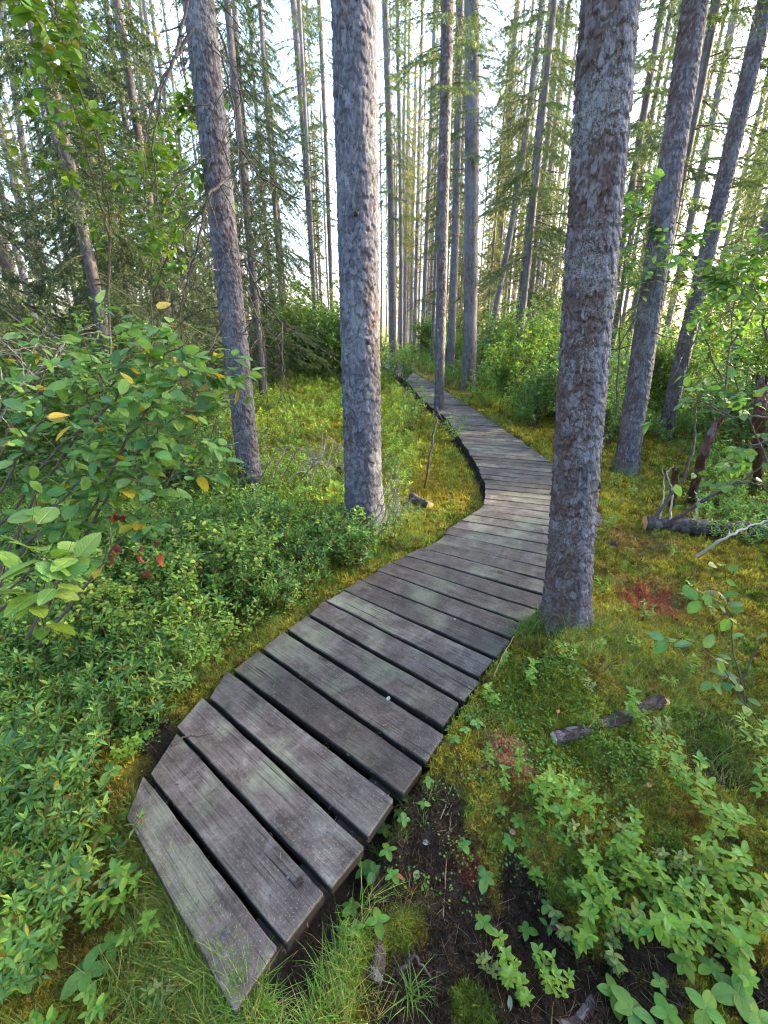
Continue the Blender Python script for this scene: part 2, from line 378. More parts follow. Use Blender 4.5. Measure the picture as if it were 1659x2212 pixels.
for (a, b_), (c, d) in zip(lines[:-1], lines[1:]):
    j = len(boards); wv = .5 * (np.linalg.norm(c - a) + np.linalg.norm(d - b_))
    g0 = .03 if j < 21 else .055
    gl, gr = (.018, .075) if j < 21 else (.05, .07)
    boards.append([a + (c - a) * gl, b_ + (d - b_) * gr, d - (d - b_) * gr, c - (c - a) * gl])
CEN = np.array([np.mean(b, 0) for b in boards])
def walk_dist(x, y):
    """distance outside the boardwalk's edge (negative under it) and side (-1 left, +1 right)"""
    x = np.atleast_1d(np.asarray(x, float)); y = np.atleast_1d(np.asarray(y, float))
    best = np.full(len(x), 1e9); side = np.zeros(len(x))
    Q = CEN[::3]
    for a, b_ in zip(Q[:-1], Q[1:]):
        d = b_ - a; L2 = d @ d; t = np.clip(((x - a[0]) * d[0] + (y - a[1]) * d[1]) / L2, 0, 1)
        px = x - a[0] - t * d[0]; py = y - a[1] - t * d[1]; r = np.hypot(px, py)
        m = r < best; best[m] = r[m]; side[m] = np.sign(-(d[0] * py - d[1] * px))[m]
    d = best - .53
    n0 = boards[0][1] - boards[0][0]; n0 = np.array([-n0[1], n0[0]]) / np.linalg.norm(n0)      # points towards the far boards
    before = -((x - boards[0][0][0]) * n0[0] + (y - boards[0][0][1]) * n0[1])
    near0 = np.hypot(x - CEN[0][0], y - CEN[0][1]) < 1.2
    d = np.where(near0 & (before > -.07), np.maximum(d, before + .07), d)
    return d, side

# hollows and mounds of the forest floor: (x, y, radius, height)
MOUNDS = []
def hollow(px, py, r, h): p = ground_at(px, py); MOUNDS.append((p[0], p[1], r, h))
for a in [(1215, 1400, .42, .12), (1215, 1500, .22, .07), (1120, 1440, .15, .04), (785, 1150, .45, .06), (1150, 1900, .16, -.13), (980, 1950, .30, -.05), (900, 2150, .3, -.05), (1350, 2150, .2, -.05), (1560, 1640, .16, -.10),
          (1100, 1660, .25, .07), (1500, 1750, .3, .05), (1400, 1330, .45, .05), (1150, 1500, .3, .05), (1215, 1800, .10, .10), (1330, 1130, .6, .04),
          (250, 1330, .35, -.08), (480, 1330, .3, -.04), (640, 1230, .2, .03), (300, 1950, .25, -.03)]: hollow(*a)
def height(x, y):
    x = np.asarray(x, float); y = np.asarray(y, float); shp = x.shape; x = x.ravel(); y = y.ravel()
    d, s = walk_dist(x, y)
    r = np.hypot(x, y)
    h = -.10 + (fbm(x * 1.1, y * 1.1, 3) - .5) * .22 * sstep(0, .8, d) + (fbm(x * 5, y * 5, 9) - .5) * (.06 + .05 * (s > 0) * sstep(.1, .4, d))
    h = h + (fbm(x * 22, y * 22, 11, 3) - .5) * .040 * (r < 14) + (fbm(x * .25, y * .25, 5) - .5) * .5 * sstep(2, 9, d)
    for (mx, my, mr, mh) in MOUNDS: h = h + mh * np.exp(-((x - mx) ** 2 + (y - my) ** 2) / (mr * mr))
    h = h + np.where((s < 0) & (y > 3.7) & (y < 7), 0, .06) * np.exp(-(np.clip(d, 0, 9) / .22) ** 2)
    under = sstep(.03, -.05, d); h = np.where(under > 0, h * (1 - under) + (-.17) * under, h)
    h = np.where((d > -.05) & (d < .25), np.minimum(h, -.012), h)
    return h.reshape(shp)
def h1(x, y): return float(height(np.array([x]), np.array([y]))[0])

# ------------------------------------------------------------------ ground sheet
def ground_colour(x, y):
    d, s = walk_dist(x, y); n1 = fbm(x * 1.7, y * 1.7, 21); n2 = fbm(x * 5, y * 5, 31); n3 = fbm(x * 14, y * 14, 41, 3)
    c = np.empty((len(x), 3)); gold = np.array([.30, .235, .030]); olive = np.array([.13, .145, .022]); green = np.array([.10, .165, .022]); rust = np.array([.20, .11, .035])
    mud = np.array([.050, .034, .025])
    a = sstep(.35, .6, n1)[:, None]; a = np.clip(a + .3 * (s[:, None] > 0), 0, 1); c[:] = olive * (1 - a) + gold * a
    a = sstep(.52, .66, n2)[:, None]; c = c * (1 - a) + green * a
    a = (sstep(.53, .68, n3) * .8)[:, None]; c = c * (1 - a) + rust * a
    n4 = fbm(x * 34, y * 34, 51, 3); a = (sstep(.5, .66, n4) * .65)[:, None]; c = c * (1 - a) + np.array([.085, .055, .022]) * a
    a = (sstep(.48, .34, n4) * .5)[:, None]; c = c * (1 - a) + np.array([.24, .27, .05]) * a
    left_moss = np.exp(-(((x + .3) / 3.2) ** 2 + ((y - 8) / 5) ** 2))[:, None]  # yellow-green moss tone, left and middle distance
    c = c * (1 - left_moss * .6) + np.array([.20, .22, .03]) * left_moss * .6
    def blob(px, py, r, col, k=1.0, ns=9.0):
        nonlocal c
        p = ground_at(px, py); q = np.hypot(x - p[0], y - p[1]) / r + (fbm(x * ns, y * ns, int(px)) - .5) * 1.3
        m = (sstep(1.05, .75, q) * k)[:, None]; c = c * (1 - m) + np.array(col) * m
    for px, py, r in [(980, 1900, .17), (1020, 2060, .24), (900, 2180, .2), (1180, 2020, .17), (1150, 1880, .1), (760, 1960, .1), (1330, 2180, .15), (930, 1760, .13), (1630, 2120, .1),
                      (850, 1880, .13), (1560, 1640, .12), (1120, 2190, .2), (380, 1760, .10), (330, 1600, .12), (250, 1330, .25), (1430, 2050, .12)]:
        blob(px, py, r, mud)
    blob(1095, 1655, .13, (.32, .15, .11), .85); blob(1400, 1305, .17, (.34, .055, .06), .95); blob(1420, 1290, .3, (.25, .13, .06), .5); blob(1010, 1850, .07, (.16, .05, .035), .6)
    blob(1370, 1180, .3, (.24, .12, .07), .5); blob(1180, 1560, .3, (.13, .16, .02), .8); blob(960, 1050, .55, (.27, .20, .03), .7); blob(1290, 1780, .2, (.14, .12, .02), .6)
    blob(1030, 2170, .07, (.1, .14, .02), .9); blob(760, 2050, .07, (.12, .17, .02), .9); blob(860, 2000, .06, (.1, .15, .02), .9); blob(700, 1230, .3, (.18, .2, .02), .8)
    blob(820, 1100, .5, (.2, .19, .03), .6)
    u = sstep(.02, -.06, d)[:, None]; c = c * (1 - u) + mud * .8 * u
    return c
def build_ground():
    n = 620; u = np.linspace(-1, 1, n); k = 7.0; a = 700 / np.sinh(k)
    xs = a * np.sinh(k * u) + .3; ys = a * np.sinh(k * u) + 1.9
    X, Y = np.meshgrid(xs, ys); x = X.ravel(); y = Y.ravel(); z = height(x, y)
    z = z + (fbm(x * 60, y * 60, 77, 2) - .5) * .012 * (np.hypot(x, y) < 6)
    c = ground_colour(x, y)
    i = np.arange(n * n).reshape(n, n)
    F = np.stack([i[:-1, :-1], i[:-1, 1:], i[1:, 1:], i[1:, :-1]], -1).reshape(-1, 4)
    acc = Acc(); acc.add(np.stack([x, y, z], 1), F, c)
    m, t, b = newmat('forest_floor'); at = nn(t, 'ShaderNodeAttribute', attribute_name='tint'); v = mapped(t, (1, 1, 1))
    n1 = noise(t, v, 90, 6, .7); n2 = noise(t, v, 14, 4)
    c_ = mix(t, 1, at.outputs[0], ramp(t, n1, [(.3, (.35, .33, .3)), (.68, (1.35, 1.35, 1.25))]), 'MULTIPLY')
    c_ = mix(t, 1, c_, ramp(t, n2, [(.3, (.7, .7, .7)), (.7, (1.2, 1.2, 1.2))]), 'MULTIPLY')
    t.links.new(c_, b.inputs['Base Color']); b.inputs['Roughness'].default_value = .9; b.inputs['Specular IOR Level'].default_value = .2
    bump(t, b, math_(t, 'ADD', n1, n2), .9, .02)
    o = link('ground', acc.mesh('ground', m)); o['kind'] = 'structure'
build_ground()

# ------------------------------------------------------------------ boardwalk
def plank_mesh(quad, rng, ragged=False):
    nl, nr, fr, fl = [np.asarray(p) for p in quad]
    c = (nl + nr + fr + fl) / 4; ax = (nr + fr) / 2 - (nl + fl) / 2; ang = math.atan2(ax[1], ax[0])
    ca, sa = math.cos(-ang), math.sin(-ang); loc = [np.array([(p - c)[0] * ca - (p - c)[1] * sa, (p - c)[0] * sa + (p - c)[1] * ca]) for p in (nl, nr, fr, fl)]
    e0, e1 = rng.uniform(-.012, .012), rng.uniform(-.012, .012); th = .042; bv = .0018
    n = 60 if np.hypot(*c) < 4.5 else 10
    ts = np.linspace(0, 1, n)
    if n > 10: ts = np.concatenate([[0, .004], ts[1:-1], [.996, 1]])
    V = []; nz = rng.integers(0, 1000); tilt = rng.uniform(-.004, .004)
    for i, t in enumerate(ts):
        a = loc[0] + (loc[1] - loc[0]) * t; b = loc[3] + (loc[2] - loc[3]) * t
        a = a + [e0 * (1 - t) + e1 * t, 0]; b = b + [e0 * (1 - t) + e1 * t, 0]
        s = 0.0 if 0 < i < len(ts) - 1 else .004
        wn = (fbm(np.array([t * 9]), np.array([.0]), nz)[0] - .5) * .006; wf = (fbm(np.array([t * 9]), np.array([5.]), nz)[0] - .5) * .006
        ya, yb = a[1] + wn + s, b[1] + wf - s
        if ragged:
            bite = .05 * sstep(.08, .25, np.array(t)) * sstep(.78, .5, np.array(t)) + (fbm(np.array([t * 9]), np.array([0.]), 5)[0] - .4) * .03 * (t < .9)
            ya = ya + max(0, float(bite))
        zt = (vnoise(np.array([t * 4.]), np.array([0.]), nz)[0] - .5) * .005 - s
        def pt(y_, z_): return (a[0] + (b[0] - a[0]) * ((y_ - a[1]) / max(1e-6, b[1] - a[1])), y_, z_ + tilt * (y_ - (ya + yb) / 2) * 8)
        ym = np.linspace(ya + bv, yb - bv, 5)
        sec = [pt(ya, -th + bv), pt(ya, zt - bv), pt(ya + bv * .35, zt - bv * .35)] + [pt(y_, zt + (.0012 if k in (0, 4) else 0)) for k, y_ in enumerate(ym)] + \
              [pt(yb - bv * .35, zt - bv * .35), pt(yb, zt - bv), pt(yb, -th + bv), pt(yb - bv, -th), pt(ya + bv, -th)]
        V += sec
    K = 13; F = []
    for i in range(len(ts) - 1):
        for k in range(K): F.append((i * K + k, (i + 1) * K + k, (i + 1) * K + (k + 1) % K, i * K + (k + 1) % K))
    acc = Acc(); acc.add(np.array(V), [np.array(F), np.array([list(range(K))]), np.array([[(len(ts) - 1) * K + k for k in range(K)][::-1]])])
    return acc, c, ang, [loc, e0, e1]
bw = thing('boardwalk', 'curving boardwalk of weathered grey planks winding into the forest', 'boardwalk', (CEN[1][0], CEN[1][1], 0))
W0 = np.array([CEN[1][0], CEN[1][1]])
rest = Acc()
for j, q in enumerate(boards):
    r = rg(100 + j); acc, c, ang, info = plank_mesh(q, r, False)
    if j < 99:
        o = link('plank', acc.mesh('plank', M_PLANK, False), bw, (c[0] - W0[0], c[1] - W0[1], r.uniform(-.003, .003)), ang)
        if j == 0: o['label'] = 'wedge-shaped worn first plank half overgrown by grass'
        if j < 3:
            loc = info[0]
            for xe in (loc[0][0] + .13, loc[1][0] - .13) if j else (loc[1][0] - .16, loc[1][0] - .06):
                for f in (.3, .7):
                    na = Acc(); yy = (loc[0][1] * (1 - f) + loc[3][1] * f); an = np.arange(8) * np.pi / 4
                    if j == 0: yy = -.03 + .05 * f
                    V = [(xe + .0045 * math.cos(k), yy + .0045 * math.sin(k), -.004) for k in an] + [(xe + .0045 * math.cos(k), yy + .0045 * math.sin(k), .0022) for k in an] + [(xe, yy, .003)]
                    F1 = np.array([(k, (k + 1) % 8, 8 + (k + 1) % 8, 8 + k) for k in range(8)]); F2 = np.array([(8 + k, 8 + (k + 1) % 8, 16) for k in range(8)])
                    na.add(np.array(V), [F1, F2])
                    link('nail', na.mesh('nail', M_NAIL, False), o)
    else:
        V = acc.V[0]; ca, sa = math.cos(ang), math.sin(ang)
        V = np.stack([V[:, 0] * ca - V[:, 1] * sa + c[0] - W0[0], V[:, 0] * sa + V[:, 1] * ca + c[1] - W0[1], V[:, 2]], 1)
        rest.add(V, acc.F)
o = link('far_planks', rest.mesh('far_planks', M_PLANK), bw); o['kind'] = 'stuff'
for f in (.10, .9):
    P = [np.array(b[0]) * .5 * (1 - f) + np.array(b[3]) * .5 * (1 - f) + np.array(b[1]) * .5 * f + np.array(b[2]) * .5 * f for b in boards]
    P = [P[0]] + P[3::3]
    a = Acc(); V = []
    for i, p in enumerate(P):
        d = P[min(i + 1, len(P) - 1)] - P[max(i - 1, 0)]; d = d / np.linalg.norm(d); nx = np.array([-d[1], d[0]]) * .045; p = p - W0
        for s, z in ((1, -.044), (1, -.17), (-1, -.17), (-1, -.044)): V.append((p[0] + nx[0] * s, p[1] + nx[1] * s, z))
    F = [(i * 4 + k, i * 4 + (k + 1) % 4, i * 4 + 4 + (k + 1) % 4, i * 4 + 4 + k) for i in range(len(P) - 1) for k in range(4)]
    a.add(np.array(V), np.array(F)); link('beam', a.mesh('beam', M_BEAM, False), bw)

# ------------------------------------------------------------------ tree trunks
def bark_height(th, z, rad, seed, cw=.035, ch=.075):
    """flaky plates: returns height 0..1 and crack mask"""
    ncol = max(6, int(round(2 * np.pi * rad / cw))); 
    u = th / (2 * np.pi) * ncol; v = z / ch
    u = u + (fbm(np.cos(th) * 3 + 9, z * 6 + np.sin(th) * 3, seed) - .5) * 1.3; v = v + (fbm(np.sin(th) * 4 + 5, z * 9, seed + 3) - .5) * 1.2
    k_ = rad / cw * 1.3
    u = u + (fbm(np.cos(th) * k_ + 19, z / ch * 2.5 + np.sin(th) * k_, seed + 31, 3) - .5) * .9; v = v + (fbm(np.cos(th) * k_ + 3, z / ch * 2.5 + np.sin(th) * k_, seed + 41, 3) - .5) * .9
    iu = np.floor(u); iv = np.floor(v); F1 = np.full(u.shape, 9.); F2 = np.full(u.shape, 9.); cid = np.zeros(u.shape); dy1 = np.zeros(u.shape)
    for a in (-1, 0, 1):
        for b in (-1, 0, 1):
            cu = iu + a; cv = iv + b; cw_ = np.mod(cu, ncol)
            px = cu + .1 + .8 * _h(cw_, cv, seed); py = cv + .1 + .8 * _h(cw_, cv, seed + 7)
            d = np.hypot(u - px, v - py); m = d < F1
            F2 = np.where(m, F1, np.minimum(F2, d)); cid = np.where(m, _h(cw_, cv, seed + 13), cid); dy1 = np.where(m, v - py, dy1); F1 = np.where(m, d, F1)
    edge = np.clip((F2 - F1) / .13, 0, 1)
    h = edge ** .6 * (.3 + .5 * cid) + np.clip(-dy1, -.6, .6) * .75 * edge
    return h, edge, cid
def trunk_acc(P0, P1, H, rb, rt, seed, hi=2, flare=.5, vis=5.0, bend=0, brown=None):
    """trunk from P0 along the line to P1, up to height H; local coordinates with origin at P0"""
    P0 = np.array(P0, float); d = (np.array(P1, float) - P0); d = d / d[2]
    sides, = ({0: 14, 1: 40, 2: 150, 3: 260}[hi],); 
    dz = {0: 1.0, 1: .12, 2: .0085, 3: .0052}[hi]
    zs = np.arange(-.12, vis, dz)
    if vis < H: zs = np.concatenate([zs, np.arange(vis, H + .5, .5)])
    if hi == 0: zs = np.concatenate([[-.1, 0, .1, .25, .5], np.linspace(1, H, 12)])
    th = np.linspace(0, 2 * np.pi, sides, endpoint=False)
    Z, T = np.meshgrid(zs, th, indexing='ij')
    r = rb + (rt - rb) * np.clip(Z / vis, 0, None); r = np.maximum(r, rb * .12)
    lob = .5 + .5 * np.cos(T * 5 + seed) * .6 + .3 * np.cos(T * 2 + seed * 2)
    r = r * (1 + flare * lob * np.exp(-np.clip(Z + .03, 0, None) / .17))
    r = r * (1 + .03 * (fbm(np.cos(T) + 3, Z * 1.2 + np.sin(T), seed) - .5) * 2)
    tint = np.ones((Z.size, 3)) * [.8, 0, 0]
    if hi >= 1:
        cw, ch = (.030, .062) if hi < 3 else (.021, .050)
        if hi == 1: cw, ch = .06, .2
        h, edge, cid = bark_height(T, Z, rb, seed, cw, ch)
        h2, e2, c2 = bark_height(T, Z, rb, seed + 50, cw * .45, ch * .4)
        amp = (.0125 if hi > 2 else .0115 if hi > 1 else .010)
        big = fbm(np.cos(T) * 1.5 + 7, Z * 1.3 + np.sin(T) * 1.5, seed + 5)
        am = amp * (.55 + .9 * big)
        r = r + (h - .5) * am + (h2 - .5) * am * .4 * e2
        tint = np.stack([np.clip(edge * (.35 + .65 * e2) , 0, 1).ravel(), sstep(.52, .68, big).ravel() * .9, cid.ravel()], 1)
    if brown is not None:
        az0, wdt = brown; bm = sstep(np.cos(wdt) - .18, np.cos(wdt) + .18, np.cos(T - az0) + (fbm(np.cos(T) * 3 + 5, Z * 4 + np.sin(T) * 3, seed + 9) - .5) * 1.1); sh = bm.ravel()
        r = r - bm * .004; tint[:, 1] = np.maximum(tint[:, 1] * .6, sh); tint[:, 2] *= 1 - sh; tint[:, 0] = tint[:, 0] * (1 - .5 * sh) + .5 * sh * (.3 + .7 * tint[:, 0])
    bx = bend * np.sin(np.clip(Z / H, 0, 1) * np.pi * 1.5)
    X = d[0] * Z + bx + r * np.cos(T); Y = d[1] * Z + r * np.sin(T)
    if seed == 13: tint[:, 2] = np.clip(tint[:, 2] + .35 * sstep(.1, .8, np.cos(T + .3)).ravel(), 0, 1)    # light from the right painted in as paler plates, with some lichen
    n, k = Z.shape; i = np.arange(n * k).reshape(n, k); j = np.roll(i, -1, 1)
    F = np.stack([i[:-1], j[:-1], j[1:], i[1:]], -1).reshape(-1, 4)
    a = Acc(); a.add(np.stack([X, Y, Z], -1).reshape(-1, 3), F, tint); return a, d

def twig_segs(p, d, L, r, rng, depth=2, step=.07, grav=.05, wig=.18, kids=.5, ang=.8):
    """recursive dead twig: returns list of (p0,p1,r0,r1)"""
    out = []; n = max(3, int(L / step)); p = np.array(p, float); d = nrm(np.array(d, float))
    for i in range(n):
        r0 = r * (1 - i / n * .8); r1 = r * (1 - (i + 1) / n * .8)
        d = nrm(d + rng.normal(size=3) * wig * .5 + np.array([0, 0, -grav])); q = p + d * L / n
        out.append((p, q, r0, r1)); p = q
        if depth > 0 and rng.random() < kids and i > 0:
            s = nrm(np.cross(d, rng.normal(size=3))); out += twig_segs(p, nrm(d + s * ang), L * (1 - i / n) * rng.uniform(.35, .7), r1 * .6, rng, depth - 1, step, grav, wig, kids, ang)
    return out
def seg_arrays(sg):
    return np.array([s[0] for s in sg]), np.array([s[1] for s in sg]), np.array([s[2] for s in sg]), np.array([s[3] for s in sg])
def seg_obj(name, sg, parent, col, mat=None, sides=4):
    a = Acc(); P0, P1, R0, R1 = seg_arrays(sg); segs_mesh(a, P0, P1, R0, R1, col, sides); return link(name, a.mesh(name, mat or M_TWIG), parent)

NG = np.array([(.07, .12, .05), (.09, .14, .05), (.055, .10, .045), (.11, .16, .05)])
NY = np.array([(.24, .20, .04), (.17, .19, .04), (.27, .20, .04), (.13, .16, .04)])  # far crowns: warm sunlight painted into the needles as a yellower green
DEAD = (.030, .024, .024)
def bough(L, rng, gap=.05, lat=.42, droop=.35, up=.0):
    """one conifer bough along +X: segment list"""
    n = max(5, int(L / gap)); out = []; P = np.zeros(3); 
    for i in range(n):
        t = (i + 1) / n; Q = np.array([L * t, .03 * L * math.sin(t * 5 + L * 9), up * L * t - droop * L * t * t + .08 * L * max(0, t - .7)])
        out.append((P, Q, .008 * L * (1 - t * .8) + .001, .008 * L * (1 - t * .85) + .001)); 
        for s in (-1, 1):
            if rng.random() < .88 and t > .18:
                l = lat * L * (1 - t) ** .8 * rng.uniform(.6, 1.1) + .05; d = nrm(np.array([.75, s * rng.uniform(.6, 1), -.15 - droop * rng.uniform(.2, 1.2)]))
                m = Q + d * l * .5; e = m + nrm(d + [0.1, 0, -.35 * droop]) * l * .5
                out += [(Q, m, .002, .0015), (m, e, .0015, .001)]
                if l > .16:
                    for k in range(int(l / .07)):
                        b0 = Q + d * l * rng.uniform(.25, .95); dd = nrm(d + np.array([.3, -s * rng.uniform(-.9, .9), -.2])); out.append((b0, b0 + dd * l * .3, .0012, .0008))
        P = Q
    return seg_arrays(out)
def crown(z0, z1, Lfn, step, per, rng, droop, nper, nlen, nwid, cols, dead_to=0, gap=.06, lean=(0, 0), keep=1.0):
    bs = [bough(1.0, rg(1000 + i), gap=gap, droop=droop * (.7 + .2 * i)) for i in range(4)]
    wood = Acc(); fol = Acc(); z = z0; dead = []
    while z < z1:
        L0 = Lfn((z - z0) / (z1 - z0))
        for k in range(per):
            if rng.random() > keep: continue
            L = L0 * rng.uniform(.65, 1.15); az = rng.uniform(0, 2 * np.pi); zz = z + rng.uniform(-.5, .5) * step
            if L < .1: continue
            b = bs[rng.integers(0, 4)]; ca, sa = math.cos(az), math.sin(az); el = rng.uniform(-.3, .15)
            M = np.array([[ca, -sa, 0], [sa, ca, 0], [0, 0, 1]]) @ np.array([[math.cos(el), 0, -math.sin(el)], [0, 1, 0], [math.sin(el), 0, math.cos(el)]])
            P0 = b[0] @ M.T * L + [lean[0] * zz, lean[1] * zz, zz]; P1 = b[1] @ M.T * L + [lean[0] * zz, lean[1] * zz, zz]
            segs_mesh(wood, P0, P1, b[2] * L, b[3] * L, (.07, .055, .045), 3)
            rad = np.hypot(*(b[0][:, :2].T)) > .12
            needles(fol, P0[rad], P1[rad], nper, nlen, nwid, rng, cols, flat=.4)
        z += step
    return wood, fol

trees = []
def big_tree(name, label, base, top, rb, rt, seed, hi, H=15, mat=None, flare=.45, bend=0, group=None, cat='tree', crn=None):
    """base and top in photo pixels (top at y=0); real position from the ground point"""
    P0 = ground_at(*base, z=-.10); P0[2] = h1(P0[0], P0[1]) - .02
    P1 = deep_at(top, 0, P0[1]); vis = P1[2] - P0[2] + .8
    t = thing(name, label, cat, tuple(P0), group=group)
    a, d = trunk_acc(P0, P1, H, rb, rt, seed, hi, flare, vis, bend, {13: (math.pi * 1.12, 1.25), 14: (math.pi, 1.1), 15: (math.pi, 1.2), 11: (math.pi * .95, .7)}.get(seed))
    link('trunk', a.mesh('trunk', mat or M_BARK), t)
    trees.append((P0, P1, t, d, rb, seed))
    if crn is not None:
        for nm, me in crn:
            c = link(nm, me, t); c.location = (d[0] * c.get('z', 0), 0, 0)
    return t, P0, P1, d

# shared crowns for tall trees (only the parts well above the ground)
def tall_crown(seed, z0, z1, L, cols, big=True, keep=1.0, step=.42, per=4):
    r = rg(seed); 
    wa, fa = crown(z0, z1, lambda t: L * (.55 + .45 * min(1, t * 4)) * (1 - t) ** .75 + .12, step, per, r, .45, 55, .065, .006, cols, gap=.11, keep=keep)
    return wa.mesh('limbs', M_TWIG), fa.mesh('crown', M_NEEDLE)
TC = [tall_crown(1, 5.0, 17.5, 1.7, NG, step=.36), tall_crown(2, 5.5, 19, 1.5, NG, step=.36)]

def dress(t, d, rng, n, z0, z1, rb, col=DEAD, L=(.3, .9), crownmesh=None):
    """dead snags along the stem as one part each side, plus a living crown above"""
    sg = []
    for i in range(n):
        z = rng.uniform(z0, z1); az = rng.uniform(0, 2 * np.pi); dd = np.array([math.cos(az), math.sin(az), rng.uniform(-.35, .25)])
        p = np.array([d[0] * z, d[1] * z, z]) + dd * rb * .8
        sg = twig_segs(p, dd, rng.uniform(*L), rng.uniform(.005, .010), rng, 2 if rng.random() < .6 else 1, .07, .07, .25, .45)
        seg_obj('dead_branch', sg, t, col, sides=3)
    if crownmesh:
        for nm, me in zip(('limb', 'crown'), crownmesh):
            c = link(nm, me, t); c.rotation_euler = (math.atan(-d[1]), math.atan(d[0]), rng.uniform(0, 6))
            c.rotation_euler = (0, math.atan(d[0]), 0)

r = rg(5)
specs = [
 ('left', 'scaly grey spruce trunk with long drooping dead branches, left of the boardwalk', (545, 1078), 428, .112, .112, 11, 2, 1),
 ('mid', 'thick scaly grey spruce trunk rising from low shrubs left of the boardwalk bend', (787, 1160), 764, .150, .128, 12, 2, 0),
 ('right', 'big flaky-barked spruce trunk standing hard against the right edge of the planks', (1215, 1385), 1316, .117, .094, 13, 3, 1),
 ('r2', 'leaning grey-brown spruce trunk behind and right of the big flaky one', (1352, 1012), 1502, .135, .108, 14, 2, 0),
 ('r3', 'slimmer leaning spruce trunk furthest right of the nearer trunks', (1432, 948), 1655, .108, .094, 15, 2, 1),
 ('r4', 'pale leaning spruce trunk rising behind leafy shrubs between two nearer leaning trunks', (1420, 800), 1592, .12, .105, 16, 1, 0),
 ('thin', 'thin dark brown spruce trunk right beside the far left edge of the boardwalk', (948, 892), 967, .095, .095, 17, 2, 1),
 ('p3', 'slender spruce trunk just right of the thin dark brown one', (973, 815), 992, .12, .11, 18, 1, 0),
 ('p4', 'straight pale grey spruce trunk beyond the right side of the far boardwalk', (1013, 845), 1016, .185, .15, 19, 1, 1),
 ('p5', 'crooked leaning slim spruce trunk beside the straight pale grey one', (1037, 825), 1160, .085, .08, 20, 1, 0),
 ('m1', 'tall straight spruce trunk just right of the thick scaly trunk, beyond the shrubs', (850, 800), 832, .125, .11, 21, 1, 1),
 ('m2', 'second slim spruce trunk close behind the tall straight one', (866, 775), 860, .10, .09, 22, 1, 0),
 ('l1', 'slim spruce trunk with its foot in yellow-green ground cover between the two scaly trunks', (688, 805), 633, .10, .09, 23, 1, 1),
 ('l2', 'dark slim spruce trunk right behind the thick scaly trunk\'s left side', (720, 790), 690, .08, .075, 24, 1, 0),
 ('l3', 'slim spruce trunk seen just right of the drooping dead branches', (622, 765), 566, .10, .09, 25, 1, 1),
 ('l4', 'thin spruce trunk close behind the left scaly trunk on its right side', (556, 800), 505, .09, .085, 26, 1, 0),
 ('d1', 'dark spruce trunk in the dense left stand, behind the broadleaf sapling', (255, 760), 155, .11, .10, 27, 1, 1),
 ('d2', 'grey spruce trunk in the dense left stand beside hanging dead twigs', (375, 770), 305, .12, .11, 28, 1, 0),
 ('d3', 'dark trunk at the far left behind drooping spruce boughs', (115, 790), 2, .12, .11, 29, 1, 1),
]
for nm, lab, base, top, rb, rt, sd_, hi, ci in specs:
    H = 15.5 if hi > 1 else 17
    mat = {'thin': M_BARK_DARK, 'l2': M_BARK_DARK, 'd1': M_BARK_DARK, 'd3': M_BARK_DARK}.get(nm, M_BARK if hi > 1 else M_BARK_FAR)
    bend = .25 if nm == 'p5' else (.05 if hi == 1 else 0)
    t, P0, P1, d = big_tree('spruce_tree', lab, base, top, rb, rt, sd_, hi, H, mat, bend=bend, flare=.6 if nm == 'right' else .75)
    rr = rg(sd_ + 200)
    nd = {'left': 0, 'mid': 0, 'right': 0, 'r2': 7, 'r3': 12, 'thin': 14}.get(nm, 26)
    dress(t, d, rr, nd, 1.2 if hi > 1 else 2.5, 5 if hi > 1 else 9, rb, L=(.25, .7) if hi > 1 else (.4, 1.3), crownmesh=TC[ci])

def proj(x, y, z):
    vy = y * math.cos(PITCH) - (z - CAM_H) * math.sin(PITCH); vz = y * math.sin(PITCH) + (z - CAM_H) * math.cos(PITCH)
    return 829.5 + FPX * x / vy, 1106 - FPX * vz / vy

# long drooping dead branches of the left trunk and snags on others
TL = bpy.data.objects['spruce_tree']; PL = trees[0][0]; dL = trees[0][3]
r = rg(77)
def drape(parent, P0, pts, r0, rng, twig=.25, col=DEAD, depth=1, name='dead_branch', dens=.85):
    """a branch through photo points (x, y, distance ahead), with side twigs"""
    P = np.array([deep_at(*p) for p in pts]) - P0
    n = len(P); s = np.linspace(0, n - 1, n * 5); P = np.stack([np.interp(s, range(n), P[:, k]) for k in range(3)], 1)
    P[1:-1] += rng.normal(size=(len(P) - 2, 3)) * .004
    sg = []; m = len(P)
    for i in range(m - 1):
        a, b = 1.1 * r0 * (1 - i / m * .8), 1.1 * r0 * (1 - (i + 1) / m * .8); sg.append((P[i], P[i + 1], a, b))
        if depth and rng.random() < dens and i > 1:
            d = nrm(P[i + 1] - P[i]); sd = nrm(np.cross(d, rng.normal(size=3)) + [0, 0, -.3])
            sg += twig_segs(P[i + 1], nrm(d * .6 + sd), twig * rng.uniform(.5, 1.4), b * .5, rng, 2, .05, .08, .25, .4)
    return seg_obj(name, sg, parent, col, sides=4)

